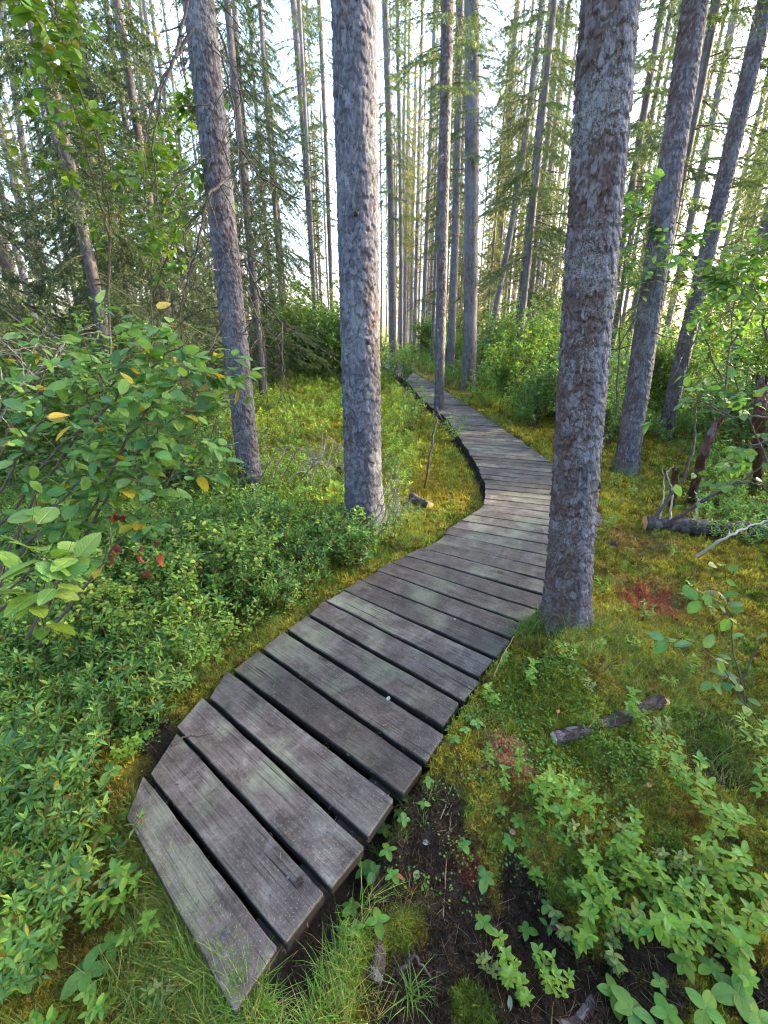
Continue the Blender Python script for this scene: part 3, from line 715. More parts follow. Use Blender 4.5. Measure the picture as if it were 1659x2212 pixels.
for pts, r0, tw in [
    ([(420, 60, 4.36), (350, 170, 4.0), (320, 260, 3.8), (308, 420, 3.7)], .011, .3), ([(405, 0, 4.36), (380, 120, 4.1), (345, 210, 3.9), (330, 330, 3.8), (345, 480, 3.8)], .013, .2),
    ([(500, 380, 4.36), (450, 420, 4.0), (430, 520, 3.9), (405, 600, 3.9), (388, 680, 3.9), (400, 800, 3.9)], .012, .35), ([(450, 330, 4.36), (380, 400, 4.0), (340, 470, 3.9)], .007, .3),
    ([(470, 560, 4.36), (420, 610, 4.1), (330, 650, 3.8)], .006, .3), ([(455, 440, 4.36), (400, 445, 4.0), (330, 470, 3.7)], .006, .2),
    ([(490, 680, 4.36), (440, 780, 4.0), (425, 900, 3.8), (420, 960, 3.8)], .008, .45), ([(500, 800, 4.36), (460, 840, 4.0), (430, 900, 3.9), (415, 930, 3.9)], .006, .35),
    ([(530, 560, 4.36), (560, 640, 4.1), (610, 700, 4.0), (610, 800, 3.8), (632, 880, 3.7)], .011, .25), ([(530, 620, 4.36), (570, 720, 4.0), (575, 840, 3.8), (580, 940, 3.8)], .006, .3),
    ([(505, 300, 4.3), (560, 380, 4.1), (640, 430, 3.9), (720, 440, 3.7)], .008, .3), ([(470, 60, 4.36), (520, 200, 4.2), (540, 330, 4.1), (620, 420, 4.0)], .009, .4),
    ([(480, 120, 4.36), (510, 260, 4.2), (520, 420, 4.1), (528, 560, 4.0)], .007, .4), ([(455, 225, 4.36), (380, 230, 4.1), (270, 240, 3.8)], .006, .12),
    ([(540, 700, 4.36), (520, 730, 4.3), (480, 760, 4.1)], .005, .25), ([(520, 850, 4.36), (470, 900, 4.0), (450, 960, 3.9)], .006, .35), ([(525, 930, 4.36), (480, 960, 4.1), (430, 1010, 3.9)], .006, .35)]:
    drape(TL, PL, pts, r0, r, tw)
for k in range(34):
    z = r.uniform(.7, 5.5); az = r.uniform(math.pi * .55, math.pi * 1.6) if k % 4 else r.uniform(-1.2, 1.2); dd = np.array([math.cos(az), math.sin(az), r.uniform(-.5, .1)])
    seg_obj('dead_branch', twig_segs(np.array([dL[0] * z, 0, z]) + dd * .1, dd, r.uniform(.35, 1.1), r.uniform(.003, .006), r, 2, .06, .1, .22, .5), TL, DEAD, sides=3)
for k in range(16):
    z = r.uniform(1.4, 6.0); az = r.uniform(-1.0, .9); dd = np.array([math.cos(az), math.sin(az), r.uniform(-.7, -.1)])
    seg_obj('dead_branch', twig_segs(np.array([dL[0] * z, 0, z]) + dd * .1, dd, r.uniform(.6, 1.3), r.uniform(.004, .007), r, 2, .06, .14, .2, .6), TL, DEAD, sides=3)
# short pale snags on the left trunk
for k in range(12):
    z = r.uniform(.4, 4.6); az = r.uniform(math.pi * .6, math.pi * 1.5); dd = np.array([math.cos(az), math.sin(az), r.uniform(-.1, .2)])
    seg_obj('snag', twig_segs(np.array([dL[0] * z, 0, z]) + dd * .1, dd, r.uniform(.06, .3), .004, r, 0, .04, .02, .12), TL, (.30, .28, .28))
for tr, n in ((1, 5), (2, 4), (3, 8)):
    P0_, P1_, t_, d_, rb_, s_ = trees[tr]
    for k in range(n):
        z = r.uniform(.8, 3.5); az = r.uniform(0, 6.28); dd = np.array([math.cos(az), math.sin(az), r.uniform(-.1, .3)])
        seg_obj('snag', twig_segs(np.array([d_[0] * z, 0, z]) + dd * rb_ * .9, dd, r.uniform(.03, .07), .004, r, 0, .03, .02, .1), t_, (.20, .17, .16))

for tr, px, py in ((1, 797, 738), (1, 772, 470), (2, 1305, 1040), (3, 1440, 985), (3, 1432, 860), (0, 478, 420), (1, 745, 900)):
    P0_, P1_, t_, d_, rb_, s_ = trees[tr]; q = deep_at(px, py, P0_[1]); q = q - P0_; ax_ = q[0] - d_[0] * q[2]; ay = -math.sqrt(max(1e-5, (rb_ * .93) ** 2 - min(ax_ ** 2, (rb_ * .8) ** 2)))
    c0 = np.array([d_[0] * q[2] + max(-rb_ * .8, min(rb_ * .8, ax_)), ay, q[2]]); nrm0 = nrm(np.array([ax_, ay, .1])); a = Acc(); tube(a, [c0 - nrm0 * .02, c0 + nrm0 * .006, c0 + nrm0 * .012, c0 + nrm0 * .004], [.019, .017, .010, .004], 12, (.022, .015, .014), rough=.25, rng=r)
    link('knot', a.mesh('knot', M_TWIG), t_)
# ------------------------------------------------------------------ the distant stand, copied trunk by trunk
def stand_tree(seed, H, rb, z0, L, cols, nd, label, group, keep=.8, step=.38, per=3, mat=None):
    rr = rg(seed); t = thing('spruce_tree', label, 'tree', (0, 0, -50), group=group)
    a, d = trunk_acc((0, 0, 0), (rr.uniform(-.02, .02), 0, 1), H, rb, rb * .75, seed, 0, .25, H * .55, bend=rr.uniform(-.15, .15))
    link('trunk', a.mesh('trunk', mat or M_BARK_FAR), t)
    sg = []
    for k in range(nd):
        z = rr.uniform(2, z0 + 3); az = rr.uniform(0, 6.28); dd = np.array([math.cos(az), math.sin(az), rr.uniform(-.3, .2)])
        sg += twig_segs((0, 0, z), dd, rr.uniform(.5, 1.5), .015, rr, 1, .15, .05, .25, .6)
    a = Acc(); p = seg_arrays(sg); segs_mesh(a, *p, DEAD, 3)
    fa_w, fa = crown(z0, H, lambda q: L * (.5 + .5 * min(1, q * 3)) * (1 - q) ** .7 + .1, step, per, rr, .5, 42, .075, .0075, cols, gap=.12, keep=keep)
    segs_mesh(fa_w, *p, DEAD, 3); link('limbs', fa_w.mesh('limbs', M_TWIG), t)
    link('crown', fa.mesh('crown', M_NEEDLE), t)
    return t
GA = 'slim spruces of the distant stand with sunlit sparse crowns'
GB = 'slim green spruces of the middle stand'
LA = 'slim distant spruce with thin yellow-green sunlit crown, one of the far stand beyond the boardwalk'
LB = 'slim spruce with sparse green crown and dead lower twigs, one of the middle stand'
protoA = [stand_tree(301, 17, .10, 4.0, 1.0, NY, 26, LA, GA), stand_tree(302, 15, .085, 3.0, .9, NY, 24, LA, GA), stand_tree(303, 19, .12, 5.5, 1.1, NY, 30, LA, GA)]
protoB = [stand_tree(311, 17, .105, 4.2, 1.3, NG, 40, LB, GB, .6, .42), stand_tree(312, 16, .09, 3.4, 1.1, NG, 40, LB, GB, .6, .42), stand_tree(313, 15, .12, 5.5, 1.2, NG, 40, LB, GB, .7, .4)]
LC = 'narrow far spruce with a crown nearly to the ground'; protoC = [stand_tree(321, 13, .08, 1.2, .85, np.vstack([NY, NG]), 4, LC, 'x', 1, .30, 5), stand_tree(322, 9, .06, .8, .8, np.vstack([NY, NG]), 4, LC, 'x', 1, .28, 5)]
used = {}
def zone(x, y):
    px = 829.5 + FPX * x / (y * math.cos(PITCH) + .6)
    for lim, nm in ((200, 'at the far left behind the alder'), (470, 'left of the trunk with drooping dead branches'), (560, 'just right of the trunk with drooping dead branches'),
                    (640, 'halfway between the two scaly left trunks'), (730, 'close left of the thick scaly trunk'), (845, 'close right of the thick scaly trunk'), (935, 'left of the thin dark trunk at the boardwalk edge'),
                    (1060, 'among the slim trunks beyond the boardwalk'), (1200, 'left of the big flaky trunk'), (1330, 'just right of the big flaky trunk'), (1450, 'between the two leaning right trunks')):
        if px < lim: return nm
    return 'at the far right behind the leaning trunks'
def put_tree(pr, x, y, rr, label, group):
    k = rr.integers(0, len(pr)); p = pr[k]; sc = rr.uniform(.8, 1.2); thk = rr.uniform(.65, 1.3)
    loc = (x, y, h1(x, y)); rz = rr.uniform(0, 6.28); S3 = (thk, thk, sc)
    if id(p) not in used: used[id(p)] = 1; p.location = loc; p.rotation_euler = (0, 0, rz); p.scale = S3; return p
    return copy_tree(p, loc, rz, S3, label, group)
r = rg(9); placed = [(t_[0][0], t_[0][1]) for t_ in trees]
def free(x, y, gap):
    return all((x - a) ** 2 + (y - b) ** 2 > gap * gap for a, b in placed)
cnt = 0; tries = 0
while cnt < 150 and tries < 9000:
    tries += 1
    Y = math.exp(r.uniform(math.log(15), math.log(75))); px = r.uniform(-300, 1900); x = (px - 829.5) / FPX * Y * .93
    dens = np.interp(px, [0, 500, 700, 860, 960, 1040, 1250, 1420, 1700], [.8, 1, 1, .6, .7, 1, 1, .45, .5])
    if r.random() > dens: continue
    d, s_ = walk_dist(x, Y)
    if d[0] < 1.0 or not free(x, Y, 1.5): continue
    placed.append((x, Y)); cnt += 1
    zn = zone(x, Y)
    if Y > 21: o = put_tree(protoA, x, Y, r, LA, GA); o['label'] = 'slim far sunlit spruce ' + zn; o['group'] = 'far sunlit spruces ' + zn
    else: o = put_tree(protoB, x, Y, r, LB, GB); o['label'] = 'slim mid-distance green-crowned spruce ' + zn; o['group'] = 'mid-distance spruces ' + zn

cnt = 0; tries = 0
while cnt < 58 and tries < 9000:
    tries += 1; Y = r.uniform(24, 62); px = r.uniform(828, 960) if cnt % 3 else r.uniform(1060, 1220); x = (px - 829.5) / FPX * Y * .93; d, s_ = walk_dist(x, Y)
    if d[0] < .9 or not free(x, Y, .7): continue
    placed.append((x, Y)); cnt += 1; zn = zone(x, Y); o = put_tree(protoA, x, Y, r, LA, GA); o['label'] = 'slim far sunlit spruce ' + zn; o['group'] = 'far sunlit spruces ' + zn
cnt = 0
while cnt < 88:
    Y = math.exp(r.uniform(math.log(17), math.log(60))); px = r.choice([r.uniform(-200, 700), r.uniform(830, 1300), r.uniform(860, 1240), r.uniform(1300, 1800)]); x = (px - 829.5) / FPX * Y * .93
    d, s_ = walk_dist(x, Y)
    if d[0] < 1.2 or not free(x, Y, 1.2): continue
    placed.append((x, Y)); cnt += 1; zn = zone(x, Y); o = put_tree(protoC, x, Y, r, LC, 'x'); o['label'] = 'low-crowned far spruce ' + zn; o['group'] = 'low-crowned far spruces ' + zn
# ------------------------------------------------------------------ dense dark spruces on the left, open boughs on the right
def dense_spruce(seed, H, z0, L, rb, label, cols, loc, group=None, droop=.7, nl=.042, nw=.0055, per_m=120, keep=1, step=.3, per=4):
    rr = rg(seed); t = thing('spruce_tree', label, 'tree', loc, group=group)
    a, d = trunk_acc((0, 0, 0), (0, 0, 1), H, rb, rb * .7, seed, 0, .3, H * .6); link('trunk', a.mesh('trunk', M_BARK_DARK), t)
    wa, fa = crown(z0, H, lambda q: L * (1 - q) ** .8 + .1, step, per, rr, droop, per_m, nl, nw, cols, gap=.085, keep=keep)
    link('limbs', wa.mesh('limbs', M_TWIG), t); link('crown', fa.mesh('crown', M_NEEDLE), t); return t
DG = np.array([(.05, .09, .048), (.04, .075, .04), (.06, .105, .045), (.10, .145, .05)])
GD = 'dense dark spruces of the left thicket'
LD = 'dense dark green spruce with drooping boughs in the left thicket'
pd = [dense_spruce(401, 9.5, 1.0, 1.9, .09, LD, DG, (-5.2, 5.2, 0), GD), dense_spruce(402, 8.5, .7, 1.6, .08, LD, DG, (-3.7, 6.6, 0), GD), dense_spruce(403, 10.5, 1.4, 2.0, .1, LD, DG, (-6.6, 7.6, 0), GD)]
for i, (x, y) in enumerate([(-4.6, 9.2), (-8.0, 5.6), (-7.6, 10.5), (-5.6, 12.5), (-9.8, 8.2), (-10.5, 12.5), (-8.0, 15), (-12.5, 10), (-6.2, 3.4), (-9.0, 2.5), (-3.6, 8.4), (-2.9, 11.5), (-4.6, 14.5), (-6.8, 11.8), (-3.4, 17), (-11.5, 6)]):
    copy_tree(pd[i % 3], (x, y, h1(x, y)), i * 1.7, (1, 1, .9 + .05 * (i % 5)), 'dense dark spruce with drooping boughs ' + zone(x, y), 'dense dark spruces ' + zone(x, y)); placed.append((x, y))
LR = 'loose spruce with upswept dark twiggy boughs behind the right-hand trunks'
GR = 'loose spruces behind the right trunks'
pr_ = [dense_spruce(411, 11, 2.2, 1.7, .08, LR, NG, (4.6, 8.6, 0), GR, .45, .05, .0055, 95, .9, .36, 4), dense_spruce(412, 12, 3.2, 1.9, .09, LR, NG, (6.3, 7.0, 0), GR, .45, .05, .0055, 95, .9, .38, 4)]
for i, (x, y) in enumerate([(7.5, 10.5), (5.6, 12.5), (9.5, 8.0), (3.5, 12.8), (9.5, 13.5), (12, 10), (4.4, 16.5), (7.4, 16), (11.5, 14.5), (2.6, 19)]):
    copy_tree(pr_[i % 2], (x, y, h1(x, y)), i * 2.1, (1, 1, 1 + .06 * (i % 3)), 'loose twiggy dark spruce ' + zone(x, y), 'loose twiggy spruces ' + zone(x, y)); placed.append((x, y))

# unseen spruces continuing the stand, added to block sun from the near ground
LO = 'dense spruce of the stand that continues around the viewer'
for i, (x, y) in enumerate([(6.5, 2.2), (7.2, 4.2), (9.6, 3.4), (10.5, 5.6), (5.6, .3), (8.4, .6), (4.4, -2.2), (7.0, -3.5), (1.5, -3.6), (-2.2, -3.2), (-5.0, -1.5), (-5.6, 1.2), (12.5, 4.4), (13, 7.5), (-8, -1), (4.2, -6), (-1, -6.5)]):
    copy_tree(pd[i % 3], (x, y, h1(x, y)), i * 2.3, (1.1, 1.1, 1.2 + .06 * (i % 4)), LO, 'dense spruces around the viewer')
# ------------------------------------------------------------------ shrubs
TP_ALDER = leaf_tp(.32, 9, .16, .18, .85, .10); TP_BROAD = leaf_tp(.34, 4, .2, .25, .9); TP_TEA = leaf_tp(.15, 2, .25, .3); TP_LO = leaf_lo(.30); TP_TEALO = leaf_lo(.17)
GREEN_A = np.array([(.095, .21, .06), (.12, .25, .065), (.08, .18, .06), (.16, .29, .07)])
GREEN_Y = np.array([(.15, .26, .04), (.19, .29, .045), (.11, .21, .04), (.13, .24, .05)])
GREEN_T = np.array([(.10, .22, .06), (.12, .25, .065), (.085, .19, .06), (.16, .29, .07), (.19, .32, .075)])
def leaves_on(leaf, sg, rng, gap, size, cols, tp, rmax, droop=.25, yellow=0, upn=1.0):
    P0, P1, R0, R1 = seg_arrays(sg); m = R1 < rmax; P0, P1 = P0[m], P1[m]; L = np.linalg.norm(P1 - P0, axis=1)
    cnt = rng.poisson(L / gap); I = np.repeat(np.arange(len(L)), cnt)
    if len(I) == 0: return
    t = rng.uniform(0, 1, (len(I), 1)); p = P0[I] * (1 - t) + P1[I] * t; T = nrm(P1 - P0)[I]
    q = rng.normal(size=(len(I), 3)) * [1, 1, .35]; D = nrm(T * .5 + nrm(q) + [0, 0, -droop]); N = nrm(rng.normal(size=(len(I), 3)) * .38 + [0, 0, upn])
    c = cols[rng.integers(0, len(cols), len(I))] * rng.uniform(.8, 1.2, (len(I), 1))
    if yellow:
        y = rng.random(len(I)) < yellow; c[y] = [.48, .33, .03]
    put_leaves(leaf, tp, p + D * .01, D, N, rng.uniform(size[0], size[1], len(I)), c)
def make_shrub(seed, H, nst, spread, gap, size, cols, tp, depth=2, rmax=.004, r0=.008, yellow=0, base=.06, step=.08, kids=.45):
    rr = rg(seed); wood, leaf = Acc(), Acc(); allsg = []
    for k in range(nst):
        az = k / nst * 6.28 + rr.uniform(-.5, .5); tilt = rr.uniform(.1, 1) * spread
        d = np.array([math.cos(az) * tilt, math.sin(az) * tilt, 1]); p = np.array([math.cos(az), math.sin(az), 0]) * base * rr.uniform(.2, 1); p[2] = -.05
        allsg += twig_segs(p, d, H * rr.uniform(.7, 1.1), r0 * rr.uniform(.7, 1.2), rr, depth, step, -.02, .2, kids, .75)
    P = seg_arrays(allsg); segs_mesh(wood, *P, (.085, .06, .045), 4); leaves_on(leaf, allsg, rr, gap, size, cols, tp, rmax, yellow=yellow)
    return wood.mesh('stems', M_TWIG), leaf.mesh('foliage', M_LEAF if tp is TP_ALDER or tp is TP_BROAD else M_TEA)
def shrub_thing(meshes, label, cat, loc, rz=0, sc=1.0, group=None, name='shrub'):
    t = thing(name, label, cat, loc, rz, sc, group); link('stems', meshes[0], t); link('foliage', meshes[1], t); return t
SH = [make_shrub(501, 1.5, 7, .6, .030, (.045, .075), GREEN_A, TP_BROAD), make_shrub(502, 1.9, 8, .5, .032, (.05, .08), GREEN_A, TP_BROAD, r0=.011),
      make_shrub(503, 1.1, 8, .8, .026, (.035, .06), GREEN_Y, TP_BROAD), make_shrub(504, 2.4, 8, .4, .034, (.05, .085), GREEN_Y, TP_BROAD, r0=.013),
      make_shrub(505, .75, 9, .9, .022, (.028, .05), GREEN_T, TP_BROAD, r0=.005)]
GS1 = 'leafy shrubs of the understorey right of the boardwalk'; LS1 = 'leafy green shrub in the understorey thicket right of the boardwalk'
GS2 = 'leafy shrubs of the understorey left of the boardwalk'; LS2 = 'leafy green shrub in the understorey thicket left of the boardwalk'
GS3 = 'far bushes closing the view'; LS3 = 'far yellow-green bush in the band closing the view between trunks'
r = rg(15)
def ok(x, y, g=.35): d, s_ = walk_dist(x, y); return d[0] > g and all((x - a) ** 2 + (y - b) ** 2 > .1 for a, b in placed)
def put_sh(k, x, y, sc, lab, grp):
    zn = zone(x, y); kd = ['rounded leafy', 'tall dark-stemmed leafy', 'yellow-green leafy', 'tall bright leafy', 'low small-leaved'][k]
    kd = ('far ' if y > 23 else 'mid-distance ' if y > 9 else 'nearer ') + kd
    shrub_thing(SH[k], kd + ' shrub ' + zn, 'shrub', (x, y, h1(x, y)), r.uniform(0, 6.28), sc, kd + ' shrubs ' + zn)
n = 0
while n < 75:                                   # right thicket
    px = r.uniform(1040, 1800); Y = math.exp(r.uniform(math.log(5.8), math.log(22))); x = (px - 829.5) / FPX * Y * .95
    if px < 1290 and Y < 8 or not ok(x, Y, .55): continue
    if x < 3.0 and Y < 6.5 or (1370 < px < 1500 and Y < 8.2): continue
    put_sh(r.choice([0, 1, 2, 3, 4], p=[.25, .3, .15, .2, .1]), x, Y, r.uniform(.6, 1.1), LS1, GS1); n += 1
n = 0
while n < 55:                                   # left thicket
    px = r.uniform(-250, 860); Y = math.exp(r.uniform(math.log(4.4), math.log(26))); x = (px - 829.5) / FPX * Y * .95
    if not ok(x, Y, .5): continue
    if px > 400 and Y < 10: continue
    if px > 520 and Y < 14 and r.random() < .7: continue
    put_sh(r.choice([0, 1, 2, 3, 4], p=[.3, .25, .2, .1, .15]), x, Y, r.uniform(.6, 1.1), LS2, GS2); n += 1
n = 0
while n < 42:                                   # taller bushes beyond the bend
    px = r.uniform(800, 1330) if n < 22 else r.uniform(480, 840); Y = r.uniform(13, 25); x = (px - 829.5) / FPX * Y * .95
    if not ok(x, Y, .9): continue
    put_sh(r.choice([1, 2, 3]), x, Y, r.uniform(1.0, 1.5), LS1, GS1); n += 1
n = 0
while n < 48:                                   # far band
    px = r.uniform(-300, 1950); Y = r.uniform(24, 60); x = (px - 829.5) / FPX * Y * .95
    if not ok(x, Y, 1.2): continue
    put_sh(r.choice([1, 2, 3]), x, Y, r.uniform(1.2, 1.9), LS3, GS3); n += 1
# hand-placed shrubs along the far boardwalk
for k, px, py, sc, lab in [(4, 830, 840, 1.2, 'bushy light green shrub overhanging the far left edge of the boardwalk'), (0, 862, 838, .95, 'round leafy bush hiding the far end of the boardwalk from the left'), (1, 812, 815, .9, 'tall leafy bush between the thick scaly trunk and the far boardwalk'), (0, 905, 905, .5, 'low round bush at the left edge of the far boardwalk'), (3, 1090, 880, .85, 'tall bright bush right of the crooked slim trunk'), (1, 1150, 920, .8, 'tall leafy bush right of the bend close to the planks'), (3, 1180, 870, 1.0, 'tall bright bush just left of the big flaky trunk'), (1, 985, 800, 1.0, 'tall bush behind the slender trunks beyond the boardwalk'),
 (2, 870, 800, 1.1, 'yellow-green bush behind the shrub at the far boardwalk edge'),
                           (4, 975, 955, .62, 'small leafy shrub growing at the left plank edge below the thin dark trunk'), (4, 1080, 850, 1.2, 'low leafy shrub at the foot of the crooked slim trunk'),
                           (4, 770, 1205, .42, 'small leafy shrub crowding the foot of the thick scaly trunk'), (4, 705, 1175, .5, 'low shrub just left of the thick scaly trunk foot'), (4, 850, 1140, .38, 'small shrub at the right foot of the thick scaly trunk'), (4, 600, 1120, .6, 'low leafy shrub between the feet of the two scaly left trunks'), (4, 480, 1090, .7, 'leafy shrub left of the foot of the trunk with drooping branches'), (4, 420, 1020, .8, 'leafy shrub between the alder and the trunk with drooping branches'), (0, 380, 960, .7, 'taller green shrub behind the right side of the alder'), (4, 890, 930, .8, 'low bush in the moss between the thick trunk and the thin dark one'), (4, 640, 960, .8, 'low bush behind the dead brush between the two scaly left trunks'), (2, 590, 900, .6, 'yellow-green bush beyond the dead brush'), (4, 885, 990, .5, 'tiny bush behind the leaning dead sapling'),
                           (0, 1130, 870, .7, 'rounded green shrub right of the boardwalk beyond the bend'), (4, 1010, 880, .7, 'low green shrub in front of the straight pale trunk'),
                           (0, 1200, 900, .8, 'shrub half hidden by the big flaky trunk on its left side'), (4, 1460, 990, .45, 'narrow-leaved low shrub between the two leaning right trunks'),
                           (0, 1290, 900, .9, 'dark green shrub between the big flaky trunk and the leaning one'), (1, 1560, 960, .8, 'tall leafy shrub at the right edge behind the fallen log'),
                           (1, 1660, 1010, .75, 'leafy shrub rising beyond the thick end of the fallen log')]:
    p = ground_at(px, py); shrub_thing(SH[k], lab, 'shrub', (p[0], p[1], h1(p[0], p[1])), px * .1, sc)

# broadleaf saplings with bright leaves among the dark left spruces
def sapling(name, label, pts, r0, rng, leafsize, cols, twig=.45, gap=.03, tp=TP_BROAD, dens=.7, yellow=0, base=None, rmax=.005, depth=1, droop=.25, stemcol=(.085, .065, .055)):
    """a shrub whose stems run through photo points (x, y, distance ahead)"""
    P0 = deep_at(*pts[0][0]) if base is None else base; P0 = np.array(P0); t = thing(name, label, 'sapling' if name == 'sapling' else 'shrub', tuple(P0))
    leaf = Acc(); wood = []
    for st in pts:
        P = np.array([deep_at(*p) for p in st]) - P0; n = len(P); s = np.linspace(0, n - 1, n * 5); P = np.stack([np.interp(s, range(n), P[:, k]) for k in range(3)], 1)
        P[1:] += rng.normal(size=(len(P) - 1, 3)) * .006; m = len(P); sg = []
        for i in range(m - 1):
            a, b = r0 * (1 - i / m * .8), r0 * (1 - (i + 1) / m * .8); sg.append((P[i], P[i + 1], a, b))
            if rng.random() < dens and i > m * .2:
                d = nrm(P[i + 1] - P[i]); sd = nrm(np.cross(d, rng.normal(size=3)) + [0, 0, .1])
                sg += twig_segs(P[i + 1], nrm(d * .7 + sd), twig * rng.uniform(.5, 1.2), min(b * .5, .003), rng, depth, .05, .0, .2, .4)
        a = Acc(); segs_mesh(a, *seg_arrays(sg), stemcol, 5); link('stem', a.mesh('stem', M_TWIG), t); leaves_on(leaf, sg, rng, gap, leafsize, cols, tp, rmax, droop=droop, yellow=yellow)
    link('foliage', leaf.mesh('foliage', M_LEAF), t); return t, P0
r = rg(31)
sapling('sapling', 'slender broadleaf sapling with bright yellow-green leaves before the dark left spruces', [[(240, 840, 4.6), (235, 640, 4.6), (238, 480, 4.6), (210, 300, 4.4), (150, 130, 4.2), (110, 20, 4.1)], [(238, 520, 4.6), (200, 380, 4.4), (130, 120, 4.2)]], .012, r, (.06, .10), GREEN_Y, .6, .035)
sapling('sapling', 'bright-leaved sapling with hanging sprays close left of the drooping dead branches', [[(330, 850, 5.2), (325, 600, 5.2), (340, 400, 5.1), (360, 230, 5.0)], [(330, 640, 5.2), (380, 500, 5.0), (410, 400, 4.9)]], .01, r, (.06, .10), GREEN_Y, .6, .035)
sapling('sapling', 'leafy sapling just right of the big flaky trunk with light green leaves', [[(1330, 900, 5.6), (1340, 700, 5.6), (1350, 560, 5.5), (1370, 440, 5.5)], [(1330, 760, 5.6), (1400, 640, 5.5), (1440, 540, 5.4)]], .01, r, (.06, .095), GREEN_A, .6, .035)
sapling('sapling', 'tall leafy sapling at the right edge behind the last leaning trunk', [[(1560, 900, 5.0), (1580, 700, 5.0), (1600, 560, 4.9)], [(1570, 760, 5), (1640, 650, 4.8), (1680, 560, 4.8)], [(1560, 820, 5), (1500, 680, 5.0)]], .01, r, (.06, .10), GREEN_A, .6, .03)
sapling('sapling', 'dark stemmed leafy sapling between the two leaning right-hand trunks', [[(1480, 860, 6.5), (1490, 700, 6.5), (1450, 600, 6.4)], [(1480, 780, 6.5), (1540, 640, 6.4)]], .01, r, (.06, .10), GREEN_A, .6, .03)

# the big alder on the left, close to the camera
r = rg(41)
AL, PA = sapling('alder_shrub', 'large alder shrub with broad toothed leaves, some yellow, filling the left foreground', [
    [(-60, 1400, 2.0), (60, 1090, 1.95), (180, 920, 1.9), (260, 800, 1.9), (290, 715, 1.9)], [(-40, 1200, 2.0), (100, 990, 1.9), (235, 880, 1.85), (330, 790, 1.85), (390, 745, 1.85)],
    [(100, 1330, 1.9), (150, 1190, 1.85), (270, 960, 1.8), (350, 850, 1.8), (410, 790, 1.8)], [(60, 1380, 1.9), (200, 1120, 1.8), (310, 960, 1.75), (380, 900, 1.75)],
    [(-80, 1250, 1.8), (0, 1060, 1.75), (70, 940, 1.75), (120, 850, 1.75)], [(80, 1400, 1.9), (230, 1200, 1.75), (330, 1080, 1.7), (400, 1000, 1.7)], [(-60, 1100, 2.1), (40, 900, 2.1), (110, 790, 2.1)],
    [(-60, 1380, 1.7), (40, 1200, 1.7), (130, 1080, 1.65), (210, 1000, 1.65)]], .0085, r, (.045, .074), GREEN_A, .26, .031, TP_ALDER, .8, .045, rmax=.0048)
AF, PF = sapling('alder_shrub', 'near alder branch tip with the largest pale green leaves at the left edge', [[(-160, 1520, .95), (-40, 1330, .92), (70, 1230, .9), (160, 1190, .9)], [(-40, 1330, .92), (80, 1290, .88), (130, 1250, .86)]],
                 .005, r, (.05, .082), np.array([(.17, .29, .06), (.14, .26, .06)]), .10, .030, TP_ALDER, .5, 0, rmax=.0042, depth=0)
a = Acc(); rr = rg(5); pts = [(290, 960, 1.8), (300, 1060, 1.72), (340, 1110, 1.7), (392, 1160, 1.7)]
drape(AL, PA, pts, .004, rr, .1, (.12, .09, .08), 1, 'bare_twig')
cl = np.array([deep_at(x, y, 1.7) for x, y in [(246, 1108), (262, 1114), (236, 1120), (310, 1128), (322, 1140), (300, 1136), (248, 1176), (240, 1190), (296, 1190), (304, 1198), (340, 1172), (352, 1196), (318, 1230), (230, 1200), (330, 1132)]]) - PA
put_leaves(a, leaf_tp(.38, 5, .9, .7), cl, rr.normal(size=(15, 3)) * .6 + [0, 0, -1], rr.normal(size=(15, 3)), rr.uniform(.038, .055, 15), np.array([(.17, .05, .03)]) * rr.uniform(.6, 1.3, (15, 1)))
link('withered_leaves', a.mesh('withered_leaves', M_DRY), AL)
# bare grey twigs top-left
t = thing('bare_shrub', 'leafless grey twiggy shrub at the left edge above the alder leaves', 'shrub', tuple(ground_at(-60, 1150)))
for q in [[(-60, 1060, 2.4), (0, 900, 2.4), (60, 800, 2.4), (75, 740, 2.4), (100, 705, 2.4)], [(30, 850, 2.4), (100, 790, 2.3), (150, 730, 2.3), (200, 700, 2.3)], [(-40, 960, 2.4), (0, 840, 2.4), (-5, 700, 2.4)]]:
    drape(t, ground_at(-60, 1150), q, .006, rr, .2, (.22, .20, .20), 1, 'stem', .6)
# right-hand alder sprays
r = rg(43)
sapling('alder_shrub', 'young alder with sparse broad leaves standing on the moss at the right edge', [[(1655, 1640, 1.75), (1600, 1480, 1.75), (1572, 1320, 1.75), (1562, 1220, 1.75)], [(1600, 1480, 1.75), (1640, 1380, 1.75), (1700, 1330, 1.7)], [(1572, 1300, 1.75), (1530, 1260, 1.72)], [(1640, 1560, 1.75), (1560, 1440, 1.72), (1500, 1385, 1.7)]],
        .0045, r, (.045, .075), GREEN_A, .14, .085, TP_ALDER, .5, .0, rmax=.0042)
sapling('alder_shrub', 'dark stemmed alder leaning in from the right edge above the fallen log', [[(1720, 1130, 2.9), (1640, 960, 2.9), (1600, 860, 2.9), (1560, 760, 2.9)], [(1720, 920, 2.8), (1640, 960, 2.7), (1560, 1000, 2.7)], [(1700, 900, 2.9), (1580, 900, 2.8), (1500, 860, 2.8)], [(1700, 1100, 2.6), (1640, 1040, 2.6), (1560, 1050, 2.6)], [(1690, 800, 2.8), (1650, 700, 2.8), (1630, 600, 2.8)]],
        .009, r, (.05, .08), GREEN_A, .30, .085, TP_ALDER, .7, .01, rmax=.0045)

